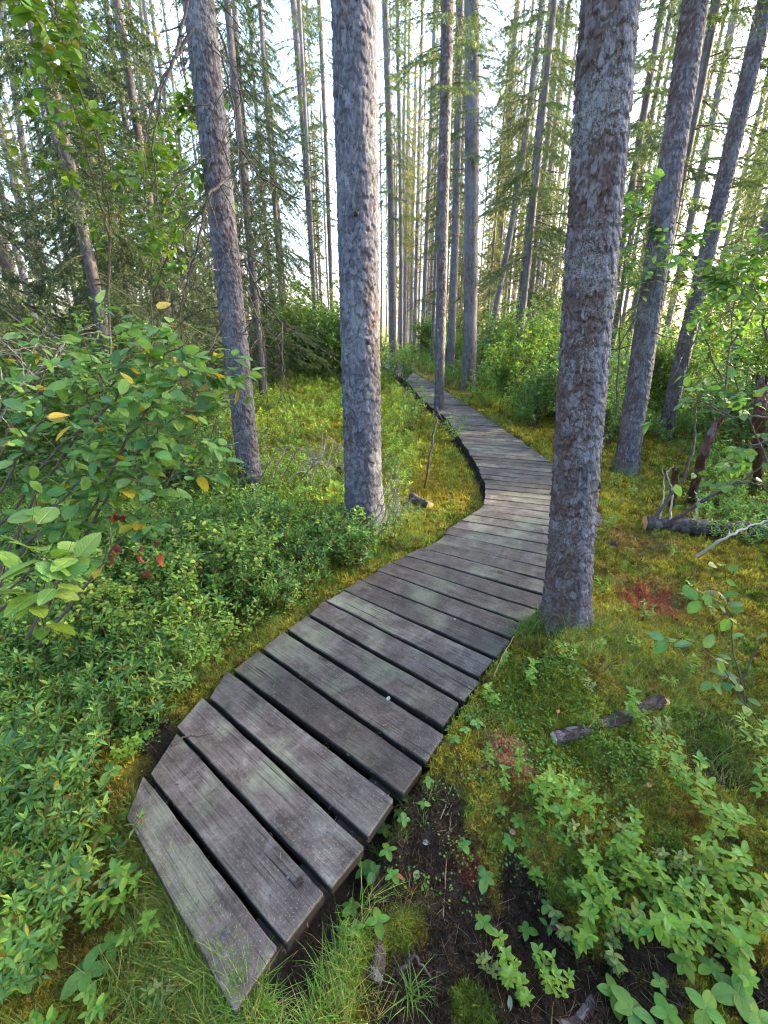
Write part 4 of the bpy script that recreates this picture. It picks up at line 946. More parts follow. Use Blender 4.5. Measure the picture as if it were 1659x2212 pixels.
# ------------------------------------------------------------------ low evergreen shrubs, ground cover, grass, moss
def tea_template(seed, H, nst, nl, tp, leafL, per_tip=1):
    """a tuft of upright stems with whorled narrow leaves; local origin on the ground. returns Acc"""
    rr = rg(seed); a = Acc(); P, D, Nn, Sz, C = [], [], [], [], []; sg = []
    for k in range(nst):
        az = rr.uniform(0, 6.28); tl = rr.uniform(.1, .7); h = H * rr.uniform(.55, 1.1)
        p = np.array([math.cos(az), math.sin(az), 0]) * .02; d = nrm(np.array([math.cos(az) * tl, math.sin(az) * tl, 1])); q = p + d * h * .55; q2 = q + nrm(d + [0, 0, .5]) * h * .45
        sg += [(p, q, .0022, .0018), (q, q2, .0018, .0012)]
        c0 = GREEN_T[rr.integers(0, 5)]
        for tip, up, L in [(q2, nrm(q2 - q), 1.0)] + ([(q, nrm(q2 - q), .8)] if per_tip > 1 else []):
            for i in range(nl):
                f = i / nl; aa = i * 2.4 + rr.uniform(-.2, .2); side = nrm(np.array([math.cos(aa), math.sin(aa), 0])); el = 1.1 - 1.3 * f
                P.append(tip - up * f * .035); D.append(side * math.cos(el) + up * math.sin(el)); Nn.append(up * math.cos(el) - side * math.sin(el) + rr.normal(size=3) * .12)
                Sz.append(leafL * L * rr.uniform(.7, 1.15)); C.append(c0 * rr.uniform(.85, 1.25))
    put_leaves(a, tp, P, np.array(D), np.array(Nn), Sz, np.array(C)); segs_mesh(a, *seg_arrays(sg), (.12, .08, .045), 3); return a
def merge(ac): return np.concatenate(ac.V), [f for f in ac.F], np.concatenate(ac.C), np.concatenate(ac.U)
def scatter(acc, tpl, x, y, rr, smin, smax, colvar=.2, tilt=.15, tintc=None, zoff=0.0):
    """merge copies of colour-carrying templates at ground points"""
    z = height(x, y) + zoff; k = rr.integers(0, len(tpl), len(x))
    for j, (V, F, C, U) in enumerate(tpl):
        m = k == j; N = m.sum()
        if N == 0: continue
        a = rr.uniform(0, 6.28, N); s = rr.uniform(smin, smax, N) if np.isscalar(smin) else smin[m] * rr.uniform(.8, 1.2, N)
        Z = nrm(np.stack([rr.normal(size=N) * tilt, rr.normal(size=N) * tilt, np.ones(N)], 1)); X = nrm(np.cross(np.stack([-np.sin(a), np.cos(a), 0 * a], 1), Z)); Y = np.cross(Z, X)
        s = s[:, None]; X, Y, Z = X * s, Y * s, Z * s; P = np.stack([x[m], y[m], z[m]], 1)
        W = V[None, :, 0, None] * X[:, None] + V[None, :, 1, None] * Y[:, None] + V[None, :, 2, None] * Z[:, None] + P[:, None]
        off = (np.arange(N) * len(V))[:, None, None]
        cc = C[None] * rr.uniform(1 - colvar, 1 + colvar, (N, 1, 1))
        if tintc is not None: cc = cc * tintc[m][:, None, :]
        acc.add(W.reshape(-1, 3), [(f[None] + off).reshape(-1, f.shape[1]) for f in F], cc.reshape(-1, 3), np.tile(U, (N, 1)))
def spots(n, dmin, dmax, rr, power=1.0, pxr=(-200, 1860)):
    """ground points with more of them near the viewer"""
    Y = np.exp(rr.uniform(math.log(dmin), math.log(dmax), n)) if power == 1 else (dmin ** (power) + rr.random(n) * (dmax ** power - dmin ** power)) ** (1 / power)
    px = rr.uniform(*pxr, n); x = (px - 829.5) / FPX * (Y * .93 + .6); return x, Y
r = rg(61)
TEA = [merge(tea_template(600 + i, .30, 5, 11, TP_TEA, .042, 2)) for i in range(5)]
TEALO = [merge(tea_template(620 + i, .30, 5, 7, TP_TEALO, .05, 2)) for i in range(4)]
# left thicket of narrow-leaved low shrubs
x, y = spots(5200, .75, 7, r, 1, (-250, 860)); d, s_ = walk_dist(x, y); X, Yp = proj(x, y, -.1)
strip = np.interp(Yp, [1000, 1150, 1300, 1500, 1700, 2212], [.55, .22, .24, .12, .14, .28]) * (.75 + .5 * vnoise(x * 4, y * 4, 8))
m = (s_ < 0) & (d > strip); m &= ~((X > 560) & (Yp < 1060)); m &= ~((X > 560) & (y > 3.7)); m &= (vnoise(x * 3.2, y * 3.2, 4) > .22) | (Yp < 1400)
m &= ~((Yp > 1780) & (X > 180)); m &= (Yp < 1500) | (r.random(len(x)) < .55)
sel = np.where(m & (vnoise(x * 2.1, y * 2.1, 14) < .72))[0][:1300]; a = Acc(); sc = np.interp(Yp[sel], [900, 1150, 1500, 2200], [1.25, 1.15, .95, .6])
q_ = vnoise(x[sel] * 2.6, y[sel] * 2.6, 44)[:, None]; q2 = vnoise(x[sel] * 1.7, y[sel] * 1.7, 45)[:, None]
scatter(a, TEA, x[sel], y[sel], r, sc * (.75 + .5 * q2[:, 0]), None, .28, .3, tintc=np.array([[.62, .70, .72]]) * (1 - q_) + np.array([[1.25, 1.12, .9]]) * q_)
tag(link('low_shrubs', a.mesh('low_shrubs', M_TEA)), 'thicket of narrow-leaved low evergreen shrubs left of the boardwalk', 'ground cover', kind='stuff')
SHL = [make_shrub(520 + i, .42, 6, .8, .013, (.022, .036), np.array(cs), TP_BROAD, depth=1, rmax=.003, r0=.0032, step=.05) for i, cs in enumerate([[(.15, .30, .06), (.18, .33, .065)], [(.12, .25, .06), (.15, .28, .07)], [(.20, .31, .06), (.16, .30, .06)]])]
n = 0
while n < 22:
    px_, py_ = r.uniform(150, 560), r.uniform(1040, 1420); p = ground_at(px_, py_); d, s_ = walk_dist(p[0], p[1])
    if d[0] < .55 or s_[0] > 0: continue
    k = r.choice([2, 4]); lab = ('airy yellow-green' if k == 2 else 'airy small-leaved green') + ' bush standing out of the low thicket ' + ('below the alder' if px_ < 380 else 'before the trunk with drooping branches')
    shrub_thing(SH[k], lab, 'shrub', (p[0], p[1], h1(p[0], p[1])), r.uniform(0, 6.28), r.uniform(.42, .7), lab.replace(' bush', ' bushes')); n += 1
n = 0
while n < 70:
    px_, py_ = r.uniform(-60, 760), r.uniform(1010, 1800); p = ground_at(px_, py_); d, s_ = walk_dist(p[0], p[1])
    if d[0] < np.interp(py_, [1000, 1300, 1500, 1700], [.7, .35, .2, .15]) or s_[0] > 0 or (px_ > 540 and py_ < 1090): continue
    nm = 'left of the near planks' if py_ > 1400 else ('below the alder' if px_ < 420 else 'in front of the two scaly left trunks'); k = r.integers(0, 3)
    lab = ['bright green small-leaved', 'mid-green small-leaved', 'yellow-green small-leaved'][k] + ' low shrub ' + nm
    shrub_thing(SHL[k], lab, 'shrub', (p[0], p[1], h1(p[0], p[1])), r.uniform(0, 6.28), r.uniform(.55, .95) * (1 if py_ < 1500 else .7), lab.replace('shrub', 'shrubs')); n += 1
# farther ground cover on both sides
x, y = spots(20000, 3.3, 30, r, .5, (-300, 1950)); d, s_ = walk_dist(x, y); X, Yp = proj(x, y, -.1)
m = (d > .3) & ~((s_ < 0) & (X > 800) & (Yp > 930) & (d < .75)) & ~((s_ > 0) & (X < 1500) & (Yp > 960))
m &= (vnoise(x * 1.6, y * 1.6, 6) > .30); sel = np.where(m)[0][:10000]; a = Acc()
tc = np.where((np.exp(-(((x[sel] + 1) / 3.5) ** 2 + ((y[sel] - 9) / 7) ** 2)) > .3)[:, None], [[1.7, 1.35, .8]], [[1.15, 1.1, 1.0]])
scatter(a, TEALO, x[sel], y[sel], r, np.interp(y[sel], [3.6, 8, 30], [.75, 1.0, 2.0]), None, .25, tintc=tc)
tag(link('ground_cover', a.mesh('ground_cover', M_TEA)), 'low leafy ground cover spreading between the trunks', 'ground cover', kind='stuff')

# moss tufts
def moss_tpl(seed, n=9, R_=.012, h=.016):
    rr = rg(seed); V = []; C = []
    for i in range(n):
        az = rr.uniform(0, 6.28); el = rr.uniform(.25, 1.3); b = rr.normal(size=3) * [R_ * .5, R_ * .5, 0]; L = h * rr.uniform(.7, 1.3)
        d = np.array([math.cos(az) * math.cos(el), math.sin(az) * math.cos(el), math.sin(el)]); s = np.array([-math.sin(az), math.cos(az), 0]) * .0028
        V += [b - s, b + s, b + d * L]; C += [[.85] * 3, [.85] * 3, [1.35, 1.35, 1.2]]
    return np.array(V), [np.arange(len(V)).reshape(-1, 3)], np.array(C), np.zeros((len(V), 3))
MT = [moss_tpl(i) for i in range(6)]
x, y = spots(120000, .45, 14, r, 1); d, s_ = walk_dist(x, y); gc = ground_colour(x, y); lum = gc.sum(1)
m = (d > .012) & (r.random(len(x)) < sstep(.07, .14, lum) * .95 + .03); a = Acc(); sel = np.where(m)[0]
scatter(a, MT, x[sel], y[sel], r, np.clip(.7 + y[sel] * .38, 0, 3.5), None, .45, .5, tintc=gc[sel] * 1.15)
tag(link('moss', a.mesh('moss', M_MOSS)), 'carpet of yellow-green, olive and rusty moss over the forest floor', 'moss', kind='stuff')

# grass
def blade_tpl(seed, n, L, R_, w=.0022, lay=.6, cols=((.13, .23, .04), (.16, .24, .045), (.10, .19, .035), (.12, .22, .04), (.28, .25, .10))):
    rr = rg(seed); V = []; F = []; C = []
    for i in range(n):
        az = rr.uniform(0, 6.28); p = rr.normal(size=3) * [R_, R_, 0]; p[2] = -.005; el = rr.uniform(.7, 1.45); d = np.array([math.cos(az) * math.cos(el), math.sin(az) * math.cos(el), math.sin(el)])
        l = L * rr.uniform(.5, 1.2); s = np.array([-math.sin(az), math.cos(az), 0]); c = np.array(cols[rr.integers(0, len(cols))]) * rr.uniform(.8, 1.2); b = len(V); q = p
        for k in range(4):
            ww = w * (1 - k / 3.3) if k < 3 else 0
            if k < 3: V += [q - s * ww, q + s * ww]; C += [c, c]
            else: V += [q]; C += [c * 1.1]
            q = q + d * l / 3; d = nrm(d + np.array([math.cos(az) * .25 * lay, math.sin(az) * .25 * lay, -.45 * lay]))
        F += [(b, b + 1, b + 3), (b, b + 3, b + 2), (b + 2, b + 3, b + 5), (b + 2, b + 5, b + 4), (b + 4, b + 5, b + 6)]
    return np.array(V), [np.array(F)], np.array(C), np.zeros((len(V), 3))
GT = [blade_tpl(700 + i, 18, .12, .018, .0014) for i in range(6)]
def grass_patch(a, px, py, rad, n, smin, smax, rr, tl=.35, tint=(1, 1, 1), edge=-0.02):
    p = ground_at(px, py); x = p[0] + rr.normal(size=n) * rad; y = p[1] + rr.normal(size=n) * rad; d, s_ = walk_dist(x, y); m = d > edge
    scatter(a, GT, x[m], y[m], rr, smin, smax, .25, tl, tintc=np.tile(np.array(tint, float), (m.sum(), 1)))
a = Acc()
for q in [(640, 2070, .09, 90, .8, 1.3, (1, 1.15, 1)), (700, 1980, .06, 40, .8, 1.2, (1, 1.15, 1)), (560, 2190, .10, 80, .8, 1.2, (1, 1.1, 1)), (430, 2060, .07, 50, .6, 1.0, (1.1, 1, 1)), (400, 1930, .07, 40, .5, .9, (1.3, 1, 1)),
          (330, 2120, .12, 60, .7, 1.2), (330, 1830, .06, 18, .5, .8, (1.3, 1, 1)), (430, 1460, .07, 30, .6, 1.0), (420, 1400, .09, 30, .6, 1), (560, 1370, .1, 25, .5, .8), (790, 1210, .13, 50, .6, 1.1), (880, 1180, .12, 50, .6, 1),
          (1110, 1350, .08, 60, .7, 1.2), (1085, 1375, .04, 50, .6, 1.0, (1.1, 1.1, 1)), (1130, 1330, .035, 50, .6, 1.0, (1.1, 1.1, 1)), (1150, 1380, .05, 40, .7, 1.1), (1140, 1310, .04, 20, .6, 1), (1290, 1380, .12, 60, .7, 1.2), (1400, 1450, .2, 70, .6, 1.0), (1230, 1450, .1, 30, .6, 1.1), (1320, 1480, .14, 40, .6, 1.1), (1450, 1230, .3, 50, .5, .9),
          (1340, 1080, .35, 60, .6, 1.1), (980, 1040, .3, 60, .6, 1.1), (930, 1110, .2, 50, .6, 1), (1010, 1000, .3, 40, .6, 1), (1550, 1500, .2, 60, .7, 1.1), (1600, 1620, .15, 40, .7, 1.1), (740, 1190, .08, 20, .6, .9), (860, 1960, .05, 8, .5, .8, (1.6, 1.1, 1)),
          (800, 2100, .1, 12, .4, .8, (1.8, 1.2, 1.2)), (730, 2180, .08, 20, .6, 1, (1.5, 1.1, 1)), (20, 2150, .12, 30, .7, 1.1), (520, 1280, .1, 12, .6, .9), (300, 1760, .05, 50, .5, .9, (1.4, 1.05, .9)), (340, 1850, .05, 60, .5, .9, (1.5, 1.05, .9)), (390, 1940, .05, 60, .5, .9, (1.4, 1.05, .9)), (440, 2030, .05, 60, .5, .9, (1.3, 1.05, .9)), (480, 2130, .05, 60, .5, .9, (1.2, 1.05, .9)), (345, 1800, .04, 26, .4, .8, (1.5, 1.05, .9)), (370, 1880, .04, 30, .4, .8, (1.5, 1.05, .9)), (395, 1960, .035, 30, .5, .8, (1.4, 1.05, .9)), (300, 1740, .04, 16, .4, .7, (1.3, 1.05, .9)), (420, 2090, .04, 30, .5, .9, (1.2, 1.05, .9)), (1500, 1380, .2, 40, .6, 1)]:
    grass_patch(a, *q[:6], r, tint=q[6] if len(q) > 6 else (1, 1, 1))
for j, bq in enumerate(boards[:60]):
    for sd_, pp in ((-1, (bq[0] + bq[3]) / 2), (1, (bq[1] + bq[2]) / 2)):
        if (sd_ < 0 and 24 < j < 42) or vnoise(np.array([j * .35]), np.array([sd_ * 3.]), 8)[0] < .35: continue
        n = 5; ax = (bq[1] - bq[0]) / np.linalg.norm(bq[1] - bq[0]) * sd_; tt = r.uniform(-.08, .08, (n, 1)); al = np.array([-ax[1], ax[0]]); q = pp + ax * r.uniform(.02, .10, (n, 1)) + al * tt
        d, s_ = walk_dist(q[:, 0], q[:, 1]); m = d > -.03; scatter(a, GT, q[m, 0], q[m, 1], r, .4, .75, .3, .35, tintc=np.tile([[1.15, 1.05, .9]], (m.sum(), 1)))
x, y = spots(9000, 1.0, 14, r, 1); d, s_ = walk_dist(x, y); gc = ground_colour(x, y); m = (d > .03) & (gc.sum(1) > .17) & (vnoise(x * 2, y * 2, 50) > .45); sel = np.where(m)[0][:3000]
scatter(a, GT, x[sel], y[sel], r, .30 + y[sel] * .06, None, .3, .5, tintc=np.tile([[1.25, 1.05, .8]], (len(sel), 1)))
tag(link('grass', a.mesh('grass', M_GRASS)), 'thin green and straw-coloured grass along the planks and over the moss', 'grass', kind='stuff')
tuft = Acc(); V, F, C, U = blade_tpl(777, 34, .14, .012, .0026, .75, ((.11, .22, .05), (.15, .26, .06), (.09, .18, .04))); tuft.add(V, F, C)
p = ground_at(885, 2120); o = link('grass_tuft', tuft.mesh('grass_tuft', M_GRASS), None, (p[0], p[1], h1(p[0], p[1]))); tag(o, 'lone bright green grass tuft on the dark mud at the bottom', 'grass tuft')

# small clover-like ground leaves
def dot_tpl(seed):
    rr = rg(seed); a = Acc(); n = 12; az = rr.uniform(0, 6.28, n); P = rr.normal(size=(n, 3)) * [.022, .022, .0]; P[:, 2] = rr.uniform(.008, .03, n)
    put_leaves(a, leaf_lo(.42, .1, .1), P, np.stack([np.cos(az), np.sin(az), 0 * az + .2], 1), np.tile([0, 0, 1.], (n, 1)) + rr.normal(size=(n, 3)) * .2, rr.uniform(.007, .012, n), np.array((.10, .20, .03)) * rr.uniform(.8, 1.3, (n, 1))); return merge(a)
DT = [dot_tpl(i) for i in range(4)]; a = Acc()
for px, py, rad, n in [(330, 1580, .08, 60), (290, 1640, .06, 30), (1160, 1500, .12, 70), (1060, 1560, .06, 40), (1230, 1620, .15, 80), (1130, 1700, .15, 50), (1350, 1640, .12, 60), (650, 1280, .15, 60), (1500, 1560, .15, 30), (1010, 1830, .1, 24), (600, 1330, .1, 50), (1330, 1850, .12, 30)]:
    p = ground_at(px, py); x = p[0] + r.normal(size=n) * rad; y = p[1] + r.normal(size=n) * rad; d, s_ = walk_dist(x, y); m = d > .02; scatter(a, DT, x[m], y[m], r, .8, 1.3, .2, .2)
tag(link('creeping_leaves', a.mesh('creeping_leaves', M_TEA)), 'tiny round creeping leaves threaded through the moss', 'ground cover', kind='stuff')
# litter on planks and mud
x, y = spots(13000, .5, 9, r, 1); d, s_ = walk_dist(x, y); on = d < -.03; gc = ground_colour(x, y); m = (on & (r.random(len(x)) < .22)) | ((d > .02) & ((gc.sum(1) < .19) | (r.random(len(x)) < .18))); x, y, on = x[m], y[m], on[m]; n = len(x)
z = np.where(on, .006, height(x, y) + .006); az = r.uniform(0, 6.28, n); D = np.stack([np.cos(az), np.sin(az), r.normal(size=n) * .1 * ~on], 1); L = np.where(on, r.uniform(.006, .022, n), r.uniform(.015, .07, n))[:, None]
a = Acc(); P = np.stack([x, y, z], 1); cc = np.array([(.22, .15, .09), (.32, .25, .16), (.10, .06, .04), (.2, .17, .15)])[r.integers(0, 4, n)]
# only keep litter whose both ends lie on a plank or off the walk
segs_mesh(a, P, P + D * L, np.full(n, .0007), np.full(n, .0005), cc, 3)
tag(link('litter', a.mesh('litter', M_DRY)), 'fine litter of fallen needles and twigs on planks and mud', 'litter', kind='stuff')

# ------------------------------------------------------------------ bunchberry, sprigs and other small plants one can count
def bunch_mesh(seed, nleaf, L, W=.30, c=(.14, .28, .042)):
    rr = rg(seed); a = Acc(); h = L * .9; aa = rr.uniform(0, 6.28); tp = leaf_tp(W * 1.05, 7, .18, .32, .95)
    az = aa + np.arange(nleaf) * 2 * np.pi / nleaf + rr.uniform(-.18, .18, nleaf); el = rr.uniform(-.1, .35, nleaf)
    D = np.stack([np.cos(az) * np.cos(el), np.sin(az) * np.cos(el), np.sin(el)], 1); Nn = np.tile([0, 0, 1.], (nleaf, 1)) + rr.normal(size=(nleaf, 3)) * .12
    put_leaves(a, tp, np.tile([0, 0, h], (nleaf, 1)), D, Nn, L * rr.uniform(.75, 1.1, nleaf), np.array(c) * rr.uniform(.85, 1.2, (nleaf, 1)))
    f = a.mesh('leaves', M_LEAF); b = Acc(); segs_mesh(b, [(0, 0, -.03)], [(0, 0, h)], [.0014], [.001], (.12, .14, .05), 5); return f, b.mesh('stem', M_TWIG)
BB = [bunch_mesh(800, 4, .042), bunch_mesh(801, 5, .045), bunch_mesh(802, 6, .04), bunch_mesh(803, 4, .036, .34, (.15, .29, .06)), bunch_mesh(804, 5, .05, .32, (.14, .27, .06))]
def sprig_mesh(seed, H, n, L, c, nst=2):
    rr = rg(seed); lf, wd = Acc(), Acc(); tp = leaf_tp(.24, 6, .22, .3, .9); sg = []
    for k in range(nst):
        p = np.array([0, 0, -.02]); az = rr.uniform(0, 6.28); d = nrm(np.array([math.cos(az) * .35, math.sin(az) * .35, 1])); P, D, N, Z = [], [], [], []
        for i in range(n):
            q = p + d * H / n; sg.append((p, q, .0018 * (1 - i / n * .5), .0018 * (1 - (i + 1) / n * .5))); p = q; d = nrm(d + rr.normal(size=3) * .08)
            if i > n * .25:
                for u in range(2 if i < n - 1 else 4):
                    a_ = i * 2.4 + u * (math.pi if i < n - 1 else 1.256) + rr.uniform(-.3, .3); side = np.array([math.cos(a_), math.sin(a_), .25 if i < n - 1 else .6])
                    P.append(p); D.append(side); N.append(np.array([0, 0, 1.]) + rr.normal(size=3) * .2 - side * .2); Z.append(L * rr.uniform(.65, 1.15))
        put_leaves(lf, tp, P, np.array(D), np.array(N), Z, np.array(c) * rr.uniform(.85, 1.2, (len(P), 1)))
    segs_mesh(wd, *seg_arrays(sg), (.12, .08, .04), 4); return lf.mesh('leaves', M_LEAF), wd.mesh('stem', M_TWIG)
SP = [sprig_mesh(820, .17, 9, .040, (.14, .27, .038)), sprig_mesh(821, .22, 12, .040, (.16, .30, .042), 3), sprig_mesh(822, .13, 7, .036, (.18, .32, .045), 3), sprig_mesh(823, .26, 12, .05, (.16, .31, .045), 2), sprig_mesh(824, .12, 7, .034, (.21, .27, .075), 3)]
def plants(name, meshes, label, cat, group, pts, smin=.85, smax=1.15, z=0.0, whole=True):
    if whole and len(pts) > 4:                                              # name the corner of the patch each stands in
        cx = sum(q[0] for q in pts) / len(pts); cy = sum(q[1] for q in pts) / len(pts); cells = {}
        for q in pts: cells.setdefault(('upper' if q[1] < cy else 'lower') + (' left' if q[0] < cx else ' right') + ' part', []).append(q)
        for kk, qs in cells.items(): plants(name, meshes, label + ', ' + kk, cat, group + ', ' + kk, qs, smin, smax, z, False)
        return
    for i, q in enumerate(pts):
        p = ground_at(q[0], q[1], -.06); sc = (q[2] if len(q) > 2 else 1.0) * r.uniform(smin, smax); k = q[3] if len(q) > 3 else r.integers(0, len(meshes)); sc *= .78 if name == 'leafy_sprig' else .95
        t = thing(name, label, cat, (p[0], p[1], h1(p[0], p[1]) + z), r.uniform(0, 6.28), sc, group if len(pts) > 1 or not whole else None); t.rotation_euler = (r.uniform(-.2, .2), r.uniform(-.2, .2), r.uniform(0, 6.28))
        link('leaves', meshes[k][0], t); link('stem', meshes[k][1], t)
r = rg(91)
b = 'bunchberry_plant'; bc = 'bunchberry'
plants(b, BB, 'large four-leaved bunchberry in the grass at the bottom left', bc, None, [(105, 2060, 1.45, 0)])
plants(b, BB, 'bunchberry with rounded leaves at the bottom left beside the large one', bc, 'bunchberries beside the large bottom-left one', [(185, 2100, 1.2), (40, 2110, 1.2), (235, 2030, 1.1)])
plants(b, BB, 'bunchberry in the patch left of the first plank', bc, 'bunchberries left of the first plank', [(60, 1790), (150, 1790), (210, 1745), (245, 1700), (30, 1730), (120, 1720), (180, 1690), (270, 1770, .8), (75, 1700), (10, 1790), (220, 1810), (110, 1840), (190, 1870, 1.1), (40, 1890, 1.1), (270, 1900, 1.2), (10, 2010, 1.2), (140, 1940, 1.1)])
plants(b, BB, 'small bunchberry at left ends of third and fourth planks', bc, 'bunchberries at the left plank ends', [(330, 1490), (365, 1515), (385, 1485), (345, 1540), (300, 1575), (322, 1605, .9), (415, 1455), (350, 1465), (395, 1440), (280, 1520), (300, 1480), (375, 1545, .8), (260, 1600), (240, 1560)], .75, .95)
plants(b, BB, 'bunchberry close along right plank ends near mud', bc, 'bunchberries along the right plank ends', [(832, 1755), (872, 1775), (862, 1735), (805, 1865), (840, 1850), (785, 1850), (850, 1890, .9), (925, 1700, .8), (915, 1745, .8), (880, 1710, .8)], .8, 1)
plants(b, BB, 'bunchberry beside the right end of the sixth plank', bc, 'bunchberries beside the sixth plank', [(1000, 1605, .8), (1025, 1590, .8), (985, 1625, .8), (1010, 1570, .7), (970, 1590, .7)])
plants(b, BB, 'bunchberry standing on the dark mud below the second plank', bc, 'bunchberries on the mud below the second plank', [(740, 1970, .95), (770, 2010, .9), (818, 1990, 1.1, 0), (755, 1930, .8)])
plants(b, BB, 'single three-lobed looking bunchberry in the middle of the dark mud', bc, None, [(1008, 1815, 1, 3)])
plants(b, BB, 'bunchberry at the edge of the dark hollow in the moss', bc, 'bunchberries at the dark hollow', [(1055, 1870, .9), (1052, 1960, 1), (1155, 1935, 1.1, 0), (1195, 1890, .8)])
plants(b, BB, 'bunchberry among sprigs on reddish moss', bc, 'bunchberries on the reddish moss', [(1085, 1755), (1120, 1770), (1100, 1800, .9), (1140, 1800, .8), (1200, 1780, .8)], .8, 1)
plants(b, BB, 'big-leaved bunchberry of the pair near the bottom edge on dark soil', bc, 'big bunchberry pair at the bottom', [(1330, 2110, 1.35, 0), (1365, 2165, 1.3, 4)], .95, 1.05)
plants(b, BB, 'very large bunchberry in bottom right corner cluster', bc, 'bunchberries of the bottom right corner', [(1545, 2080, 1.5, 3), (1590, 2140, 1.5, 4), (1520, 2170, 1.5, 0), (1450, 2180, 1.2), (1480, 2060, 1.1), (1430, 2100, 1.0), (1600, 2060, 1.2), (1640, 2190, 1.2)])
sp = 'leafy_sprig'; sc_ = 'sprig'
plants(sp, SP, 'leafy sprig in thick patch right of dark hollow', sc_, 'sprigs right of the dark hollow', [(1170, 1850), (1240, 1830), (1290, 1810), (1330, 1800), (1370, 1870), (1300, 1920), (1400, 1930), (1450, 1930), (1250, 1880), (1350, 1960), (1420, 1980), (1280, 1860), (1320, 1880), (1200, 1820), (1230, 1940), (1380, 1820), (1390, 2010), (1340, 2030), (1460, 2000), (1270, 1990), (1310, 1960), (1360, 1910), (1410, 1870), (1330, 1840), (1240, 1790)], .8, 1.1)
plants(sp, SP, 'leafy sprig by right edge under the yellow-green plant', sc_, 'sprigs at the lower right edge', [(1500, 1980), (1550, 1990), (1600, 1900, 1.2), (1470, 2040), (1540, 2040), (1590, 2010), (1640, 1960), (1560, 1910), (1500, 1920), (1620, 2070), (1480, 1880, 1, 4), (1440, 1860, 1, 4), (1530, 1870, 1, 4)], .8, 1.1)
plants(sp, SP, 'small leafy sprig on moss beside pinkish patch', sc_, 'sprigs beside the pinkish moss', [(1065, 1665, .8), (1120, 1700, .8), (1160, 1730), (1100, 1720, .7), (1200, 1740), (1150, 1780), (1240, 1720, .8)], .8, 1)
plants(sp, SP, 'leafy sprig just above the short broken log', sc_, 'sprigs by the short broken log', [(1400, 1600, 1), (1430, 1580, 1), (1380, 1570, .9), (1395, 1660), (1430, 1640)], .85, 1)
plants(sp, SP, 'tall upright leafy sprig rising from the dark hollow at the right', sc_, 'tall sprigs at the right hollow', [(1500, 1720, 1.1, 3), (1530, 1760, 1.1, 3), (1480, 1700, .9, 3), (1545, 1800, 1, 1)])
plants(sp, SP, 'small sprig on dark soil at bottom centre right', sc_, 'sprigs on the bottom dark soil', [(1100, 2080, .8), (1130, 2110, .8), (1190, 2060, .8), (1205, 2130, .7), (1060, 2060, .7)])
plants(sp, SP, 'small bright sprig at foot of the big flaky trunk', sc_, 'sprigs at the foot of the big flaky trunk', [(1080, 1460, .7), (1150, 1520, .7), (1210, 1490, .7), (1260, 1540, .7), (1180, 1455, .6), (1060, 1540, .7)])
plants(sp, SP, 'leafy sprig in grass left of the first plank', sc_, 'sprigs left of the first plank', [(300, 1950, 1, 3), (240, 1900), (330, 2010), (200, 1980), (120, 1900), (60, 1960), (20, 2080), (330, 1720, .8), (270, 1660, .8), (230, 2150), (120, 2180), (330, 2180, .8)], .85, 1.15)
plants(sp, SP, 'small sprig in the open moss right of the big flaky trunk', sc_, 'sprigs in the open moss', [(1310, 1160), (1330, 1100), (1360, 1200), (1300, 1300), (1345, 1235), (1450, 1210), (1390, 1350), (1470, 1300), (1290, 1440), (1350, 1420), (1330, 1040), (1390, 1050), (1380, 1000), (1440, 1010), (1470, 1000), (1420, 970), (1360, 1060), (1480, 1450), (1540, 1340), (1430, 1480)], .6, 1.1)
plants(sp, SP, 'yellowish green leafy sprig at the right edge above the lower plants', sc_, 'yellow-green sprigs at the right edge', [(1640, 1640, 1.1, 3), (1655, 1690, 1.1, 3), (1625, 1600, 1, 3)])
pink = Acc(); tp_ = leaf_tp(.28, 4, .2, .3, .9); p = ground_at(1195, 1945)
put_leaves(pink, tp_, [(0, 0, .06), (0, 0, .06), (.01, 0, .06)], np.array([(1, -.2, .1), (-.6, .6, .3), (-.4, -.7, .2)]), np.tile([0, 0, 1.], (3, 1)), [.034, .03, .03], np.array([(.30, .06, .09), (.12, .24, .06), (.13, .25, .06)])); segs_mesh(pink, [(0, 0, -.02)], [(0, 0, .06)], [.001], [.001], (.2, .1, .08), 4)
tag(link('seedling', pink.mesh('seedling', M_LEAF), None, (p[0], p[1], h1(p[0], p[1]))), 'tiny seedling with one purple-red leaf beside the dark hollow', 'seedling')

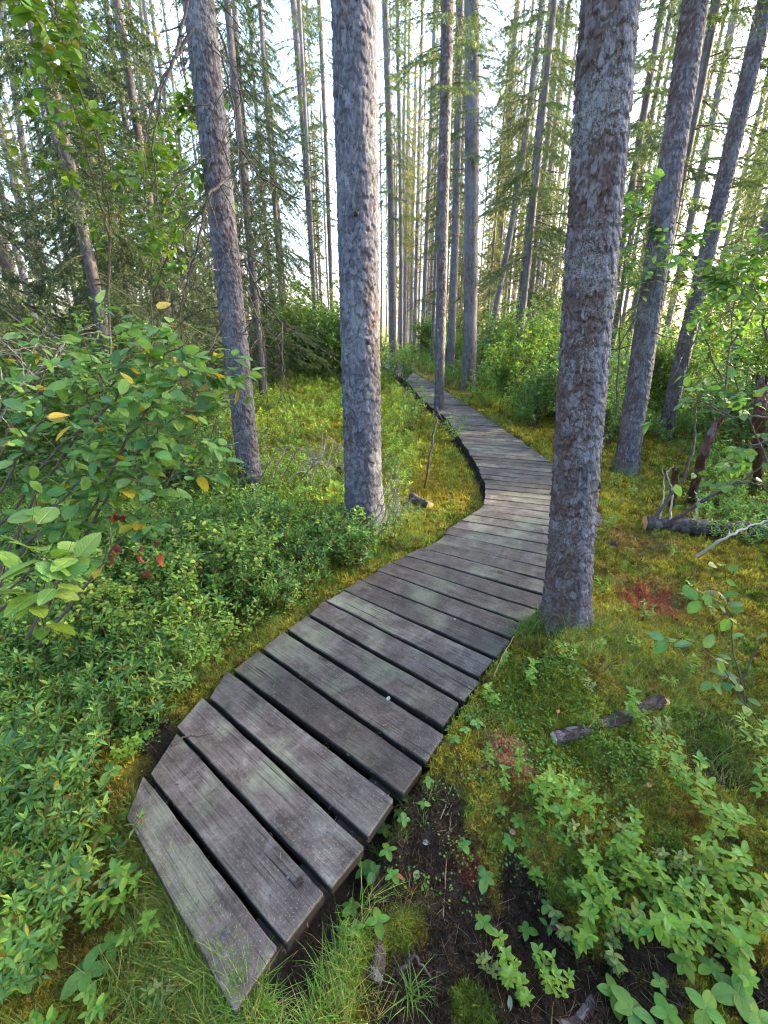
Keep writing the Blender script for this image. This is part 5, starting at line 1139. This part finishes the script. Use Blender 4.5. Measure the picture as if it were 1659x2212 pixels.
# ------------------------------------------------------------------ logs, snags, sticks, mushrooms
def lay(px, py, z=.0): p = ground_at(px, py); return np.array([p[0], p[1], h1(p[0], p[1]) + z])
def log(name, label, A, B, ra, rb, seed, cutA=None, cutB=None, mat=None, cw=.05, ch=.10, amp=.008):
    A, B = np.array(A), np.array(B); L = np.linalg.norm(B - A); n = int(L / .008); k = 90; zz = np.linspace(0, L, n); th = np.linspace(0, 2 * np.pi, k, endpoint=False)
    Z, T = np.meshgrid(zz, th, indexing='ij'); h, e, c = bark_height(T, Z, (ra + rb) / 2, seed, cw, ch); rad = ra + (rb - ra) * Z / L + (h - .5) * amp + (fbm(np.cos(T) + 4, Z * 6 + np.sin(T), seed) - .5) * .012
    ax = (B - A) / L; u = nrm(np.cross(ax, [0, 0, 1.])); v = np.cross(u, ax); sag = np.sin(Z / L * math.pi * 1.3) * .012
    V = A + ax * Z[..., None] + u * (rad * np.cos(T) + sag)[..., None] + v * (rad * np.sin(T))[..., None]
    V = V - A; i = np.arange(n * k).reshape(n, k); j = np.roll(i, -1, 1); F = np.stack([i[:-1], i[1:], j[1:], j[:-1]], -1).reshape(-1, 4)
    t = thing(name, label, 'log', tuple(A)); a = Acc(); a.add(V.reshape(-1, 3), F, np.stack([np.clip(e, 0, 1).ravel(), (c > .5).ravel() * .7, c.ravel() * .5], 1)); link('bark', a.mesh('bark', mat or M_LOG), t)
    for end, m_, s in ((0, cutA, -1), (n - 1, cutB, 1)):
        if m_ is None: continue
        a = Acc(); ring = V[end]; cc = ring.mean(0); W = [ring * .995 + 0 * cc]
        for f in (.75, .5, .25): W.append(cc + (ring - cc) * f + ax * s * .003)
        W = np.concatenate(W + [np.array([cc + ax * s * .003])]); F4 = np.array([(q * k + x_, q * k + (x_ + 1) % k, (q + 1) * k + (x_ + 1) % k, (q + 1) * k + x_) for q in range(3) for x_ in range(k)]); F3 = np.array([(3 * k + x_, 3 * k + (x_ + 1) % k, 4 * k) for x_ in range(k)])
        a.add(W, [F4, F3]); link('cut_end', a.mesh('cut_end', m_), t)
    return t, A
LG, LA_ = log('fallen_log', 'dark fallen log with an orange sawn end lying across the moss at the right', lay(1388, 1148, .07), lay(1790, 1170, .10), .062, .08, 71, M_CUT, M_CUT)
r = rg(97)
for pts, r0, col in [([(1405, 1130, 3.45), (1480, 1030, 3.4), (1500, 950, 3.4), (1505, 875, 3.4)], .016, (.09, .07, .07)), ([(1450, 1128, 3.45), (1530, 1075, 3.3), (1600, 1040, 3.2), (1670, 990, 3.1)], .016, (.08, .06, .06)),
                     ([(1425, 1120, 3.5), (1435, 1060, 3.5), (1432, 1010, 3.5)], .008, (.40, .38, .36)), ([(1447, 1122, 3.5), (1452, 1060, 3.5), (1440, 1020, 3.5), (1455, 1005, 3.5)], .009, (.40, .38, .36)),
                     ([(1500, 1122, 3.5), (1508, 1080, 3.5), (1500, 1060, 3.5)], .009, (.40, .38, .36))]:
    drape(LG, LA_, pts, r0, r, .15, col, 0, 'branch_stub')
log('broken_log', 'short dark broken log with a splintered pale end lying in the moss', lay(1192, 1618, .022), lay(1425, 1535, .030), .024, .030, 72, M_PALE, M_CUT)
log('sawn_billet', 'small grey sawn log end in the moss left of the boardwalk', lay(890, 1080, .03), lay(926, 1098, .03), .045, .045, 73, None, M_CUT)
log('buried_root', 'blackened hooked root in the mud at the bottom of the picture', lay(800, 2110, .0), lay(815, 1985, .01), .022, .012, 74)
log('rotten_log', 'thin rotten brown stick-like log on dark soil at the bottom edge', lay(1210, 2200, .0), lay(1300, 2130, .01), .012, .010, 75)
log('plank_stub', 'dark sunken log beside the boardwalk seen right behind the big flaky trunk', lay(1275, 1180, .01), lay(1330, 1190, .01), .03, .03, 76)
def stick(name, label, pts, r0, col, rng, twigs=0, onground=True, cat='stick'):
    P = np.array([lay(*p) if len(p) == 2 else (deep_at(*p)) for p in pts]); t0 = P[0]; 
    P = P - t0; n = len(P); s = np.linspace(0, n - 1, n * 5); P = np.stack([np.interp(s, range(n), P[:, k]) for k in range(3)], 1); P[1:-1] += rng.normal(size=(len(P) - 2, 3)) * r0 * .5
    a = Acc(); tube(a, P + [0, 0, r0 * .5], r0 * np.linspace(1, .45, len(P)), 7, col, rough=.15, rng=rng)
    for k in range(twigs):
        i = rng.integers(len(P) // 3, len(P)); d = nrm(rng.normal(size=3) * [1, 1, .5]); q = P[min(i, len(P) - 1)]; tube(a, [q, q + d * .06, q + d * .13 + [0, 0, .02]], [r0 * .5, r0 * .4, r0 * .2], 5, col)
    return tag(link(name, a.mesh(name, M_TWIG), None, tuple(t0)), label, cat)
W_, D_, T_ = (.36, .33, .31), (.06, .045, .04), (.28, .20, .12)
stick('dead_stick', 'long pale grey branch leaning against the fallen log at the right edge', [(1495, 1215), (1570, 1160, 3.0), (1625, 1135, 3.1), (1700, 1115, 3.2)], .011, W_, r, 2)
stick('dead_stick', 'dark twig lying across the left end of the second and third planks', [(368, 1612, ground_at(368, 1612, .006)[1]), (398, 1592, ground_at(398, 1592, .012)[1]), (430, 1590, ground_at(430, 1590, .015)[1]), (463, 1584, ground_at(463, 1584, .02)[1])], .0045, (.075, .055, .045), r)
stick('dead_stick', 'short curved pale stick on the moss left of the red patch', [(1298, 1225), (1312, 1248), (1340, 1262)], .006, W_, r)
stick('dead_stick', 'small pale stick just above the red moss patch', [(1392, 1272), (1410, 1250)], .007, W_, r, 1)
stick('dead_stick', 'thin tan stick lying toward the right edge on the moss', [(1445, 1380), (1500, 1400)], .004, T_, r)
stick('dead_stick', 'straw-coloured upright dead stem at the right plank ends before the big trunk', [(1062, 1490), (1085, 1420, 1.80), (1110, 1375, 1.76)], .0028, (.45, .37, .22), r)
stick('dead_stick', 'long brown trailing stem over the green sprigs at the lower right', [(1070, 1660), (1150, 1710, 1.40), (1225, 1790, 1.20), (1250, 1830)], .0022, T_, r)
stick('dead_stick', 'thin reddish stem running down the dark mud', [(960, 1960), (965, 1850), (975, 1760)], .0025, (.25, .13, .08), r)
stick('dead_stick', 'thin brown stick leaning on the reddish moss by the plank ends', [(950, 1780), (985, 1690), (1040, 1640)], .0025, T_, r)
stick('dead_stick', 'long thin stem crossing the bottom dark soil', [(1170, 2020), (1195, 2110), (1225, 2205)], .0028, (.30, .22, .14), r)
stick('dead_stick', 'pale dry twig upright in the grass left of the first plank', [(322, 1990), (330, 1930, .98), (336, 1890, .97)], .0025, W_, r)
stick('dead_stick', 'arched dark root looping over the mud above the bright grass tuft', [(858, 2085), (895, 2060, .78), (940, 2090)], .006, D_, r)
stick('dead_stick', 'dark thin branch lying below the big flaky trunk', [(1245, 1420), (1290, 1500), (1310, 1560)], .004, D_, r, 2)
stick('dead_stick', 'thin pale stick beside the end of the short broken log', [(1330, 1490), (1380, 1508), (1420, 1515)], .003, W_, r)
stick('leaning_stick', 'thin dark leaning dead sapling with a hooked top in the moss left of the walk', [(918, 1052), (925, 1000, 3.85), (938, 930, 3.85), (947, 893, 3.85), (944, 880, 3.85)], .011, (.10, .08, .08), r, 1)
stick('dead_stick', 'grey dead stick lying in the moss at the foot of the leaning dead sapling', [(890, 1042), (960, 1056)], .010, (.16, .13, .12), r, 2)
t = thing('dead_brush', 'heap of fine grey dead branches between the two scaly left trunks', 'brushwood', tuple(lay(620, 1040)))
for k in range(7):
    x0 = 560 + k * 22; drape(t, lay(620, 1040), [(x0, 1040, 4.2), (x0 + 40, 960 + r.uniform(-20, 40), 4.1), (x0 + 100, 990 + r.uniform(-20, 40), 4.0)], .006, r, .3, (.26, .24, .25) if k % 2 else (.15, .12, .12), 1, 'branch', .7)
t = thing('dead_brush', 'tangle of dark and lichen-grey dead twigs at the right foot of the thick scaly trunk', 'brushwood', tuple(lay(850, 1100)))
for k in range(5):
    drape(t, lay(850, 1100), [(800 + k * 12, 1130, 3.3), (840 + k * 6, 1040 + k * 12, 3.3), (860, 980 + k * 26, 3.3)], .006, r, .22, (.16, .17, .16), 1, 'branch', .8)
# leaning rotten snags at the right
for (pts, rr0, lab) in [([(1490, 1085), (1520, 980, 3.9), (1560, 880, 3.9)], .035, 'rotten reddish brown leaning snag behind the fallen log'), ([(1635, 1050), (1640, 900, 3.3), (1650, 780, 3.3)], .035, 'upright reddish rotten stump trunk at the right edge'), ([(1450, 1090), (1462, 1000, 4.0)], .025, 'small broken rotten stub behind the pale branch stubs of the log')]:
    P = np.array([lay(*p) if len(p) == 2 else deep_at(*p) for p in pts]); t0 = P[0].copy(); P = P - t0; n = len(P); s = np.linspace(0, n - 1, 40); P = np.stack([np.interp(s, range(n), P[:, k]) for k in range(3)], 1)
    k = 80; nz = 160; zz = np.linspace(0, 1, nz); th = np.linspace(0, 2 * np.pi, k, endpoint=False); Pi = np.stack([np.interp(zz, np.linspace(0, 1, 40), P[:, q]) for q in range(3)], 1); Z, T = np.meshgrid(zz, th, indexing='ij')
    Lh = np.linalg.norm(P[-1]); h, e, c = bark_height(T, Z * Lh, rr0, 5, .025, .16); top = 1 - .35 * fbm(np.cos(T) * 2 + 3, np.sin(T) * 2, 8, 3); rad = rr0 * (1 - .3 * Z) * (1 + .5 * (fbm(np.cos(T) * 1.5 + 4, Z * 5 + np.sin(T) * 1.5, 6) - .5)) + (h - .5) * .022
    V = Pi[:, None] * np.where(Z > top, top / np.maximum(Z, .01), 1)[..., None] + np.stack([rad * np.cos(T), rad * np.sin(T), 0 * T], -1); i = np.arange(nz * k).reshape(nz, k); j = np.roll(i, -1, 1)
    a = Acc(); a.add(V.reshape(-1, 3), np.stack([i[:-1], j[:-1], j[1:], i[1:]], -1).reshape(-1, 4), np.stack([e.ravel(), (c > .5).ravel() * .8, c.ravel() * .3], 1))
    tag(link('rotten_snag', a.mesh('rotten_snag', M_ROT), None, tuple(t0)), lab, 'snag')
def mushroom(px, py, rc, col, label):
    p = lay(px, py); a = Acc(); pr = [(0, rc * .9), (.5, rc * 1.0), (.85, rc * .95), (1.0, rc * .8), (.92, rc * .7), (.3, rc * .72)]; V = []
    for q, z in pr:
        for k in range(14): V.append((rc * q * math.cos(k * .4488) if q else 0, rc * q * math.sin(k * .4488), z))
    F = [(i * 14 + k, i * 14 + (k + 1) % 14, (i + 1) * 14 + (k + 1) % 14, (i + 1) * 14 + k) for i in range(5) for k in range(14)]; V = np.array(V); V[:14] += np.random.default_rng(1).normal(size=(14, 3)) * rc * .02
    t = thing('mushroom', label, 'mushroom', tuple(p + [0, 0, .012])); a.add(V, np.array(F), col); link('cap', a.mesh('cap', M_TWIG), t); a = Acc(); tube(a, [(0, 0, -.02), (0, 0, rc * .75)], rc * .25, 8, (.45, .32, .18)); link('stalk', a.mesh('stalk', M_TWIG), t)
mushroom(1198, 1580, .009, (.50, .22, .06), 'tiny orange mushroom on the moss above the broken log'); mushroom(1427, 1535, .028, (.35, .17, .10), 'brown mushroom at the far end of the broken log'); mushroom(1400, 1700, .011, (.45, .2, .08), 'small orange-brown mushroom among the sprigs right of the broken log'); mushroom(1108, 1790, .012, (.35, .18, .1), 'small tan mushroom under leaves on the reddish moss')
for i, (px, py, k, sc) in enumerate([(800, 1195, 0, .95), (765, 1210, 1, .9), (842, 1170, 2, .8), (728, 1200, 1, 1.0), (690, 1215, 0, .8), (860, 1135, 1, .8), (650, 1240, 2, .7), (560, 1130, 0, 1.1), (520, 1125, 1, 1.0)]):
    p = ground_at(px, py); shrub_thing(SHL[k], ['bright green', 'mid-green', 'yellow-green'][k] + ' small shrub ' + ['at the very foot of the thick scaly trunk', 'close left before the thick scaly trunk foot', 'touching the right root of the thick scaly trunk', 'a step left of the thick scaly trunk foot', 'where the moss strip meets the thicket by the thick trunk', 'behind the right side of the thick scaly trunk foot', 'on the moss strip near the planks left of the thick trunk', 'at the foot of the trunk with drooping branches', 'just left of the foot of the trunk with drooping branches'][i], 'shrub', (p[0], p[1], h1(p[0], p[1])), i * 1.3, sc)
# leaves fallen on planks and mud
def fallen(px, py, L, col, label, z=None, W=.3, rz=0):
    p = ground_at(px, py, 0.0) if z is not None else lay(px, py, .012); a = Acc(); put_leaves(a, leaf_tp(W, 5, .15, .1, .9), [(0, 0, 0)], np.array([(math.cos(rz), math.sin(rz), .05)]), np.array([(0, .15, 1.)]), [L], np.array([col]))
    tag(link('fallen_leaf', a.mesh('fallen_leaf', M_LEAF), None, (p[0], p[1], (z or 0) + p[2] * (z is None))), label, 'leaf')
fallen(838, 1516, .030, (.30, .42, .28), 'pale green leaf lying on the fifth plank', .007, .3, 1.4)
fallen(980, 1340, .016, (.35, .38, .40), 'tiny pale leaf on the planks near the middle', .007, .4, .3)
fallen(897, 1895, .034, (.22, .30, .10), 'single yellowish oval leaf on the dark mud below the planks', None, .36, 1.2); fallen(850, 1890, .04, (.28, .12, .05), 'brown dead leaf at the plank ends on the mud', None, .2, -.5); fallen(912, 1825, .028, (.45, .43, .32), 'pale cream dead leaf on the mud', None, .4, .1)
fallen(1105, 2165, .035, (.25, .36, .22), 'grey-green narrow leaf lying on the bottom dark soil', None, .2, 1.3); fallen(350, 1585, .04, (.12, .07, .06), 'dark brown dead leaf by the left plank ends', None, .35, .6); fallen(640, 1912, .026, (.03, .02, .018), 'dark round cone scale on the second plank', .008, .6, .4)


for pr0, lb, gr in ((pd, 'dense dark spruce with drooping boughs ', 'dense dark spruces '), (pr_, 'loose twiggy dark spruce ', 'loose twiggy spruces ')):
    for o in pr0: zn = zone(o.location.x, o.location.y); o['label'] = lb + zn; o['group'] = gr + zn
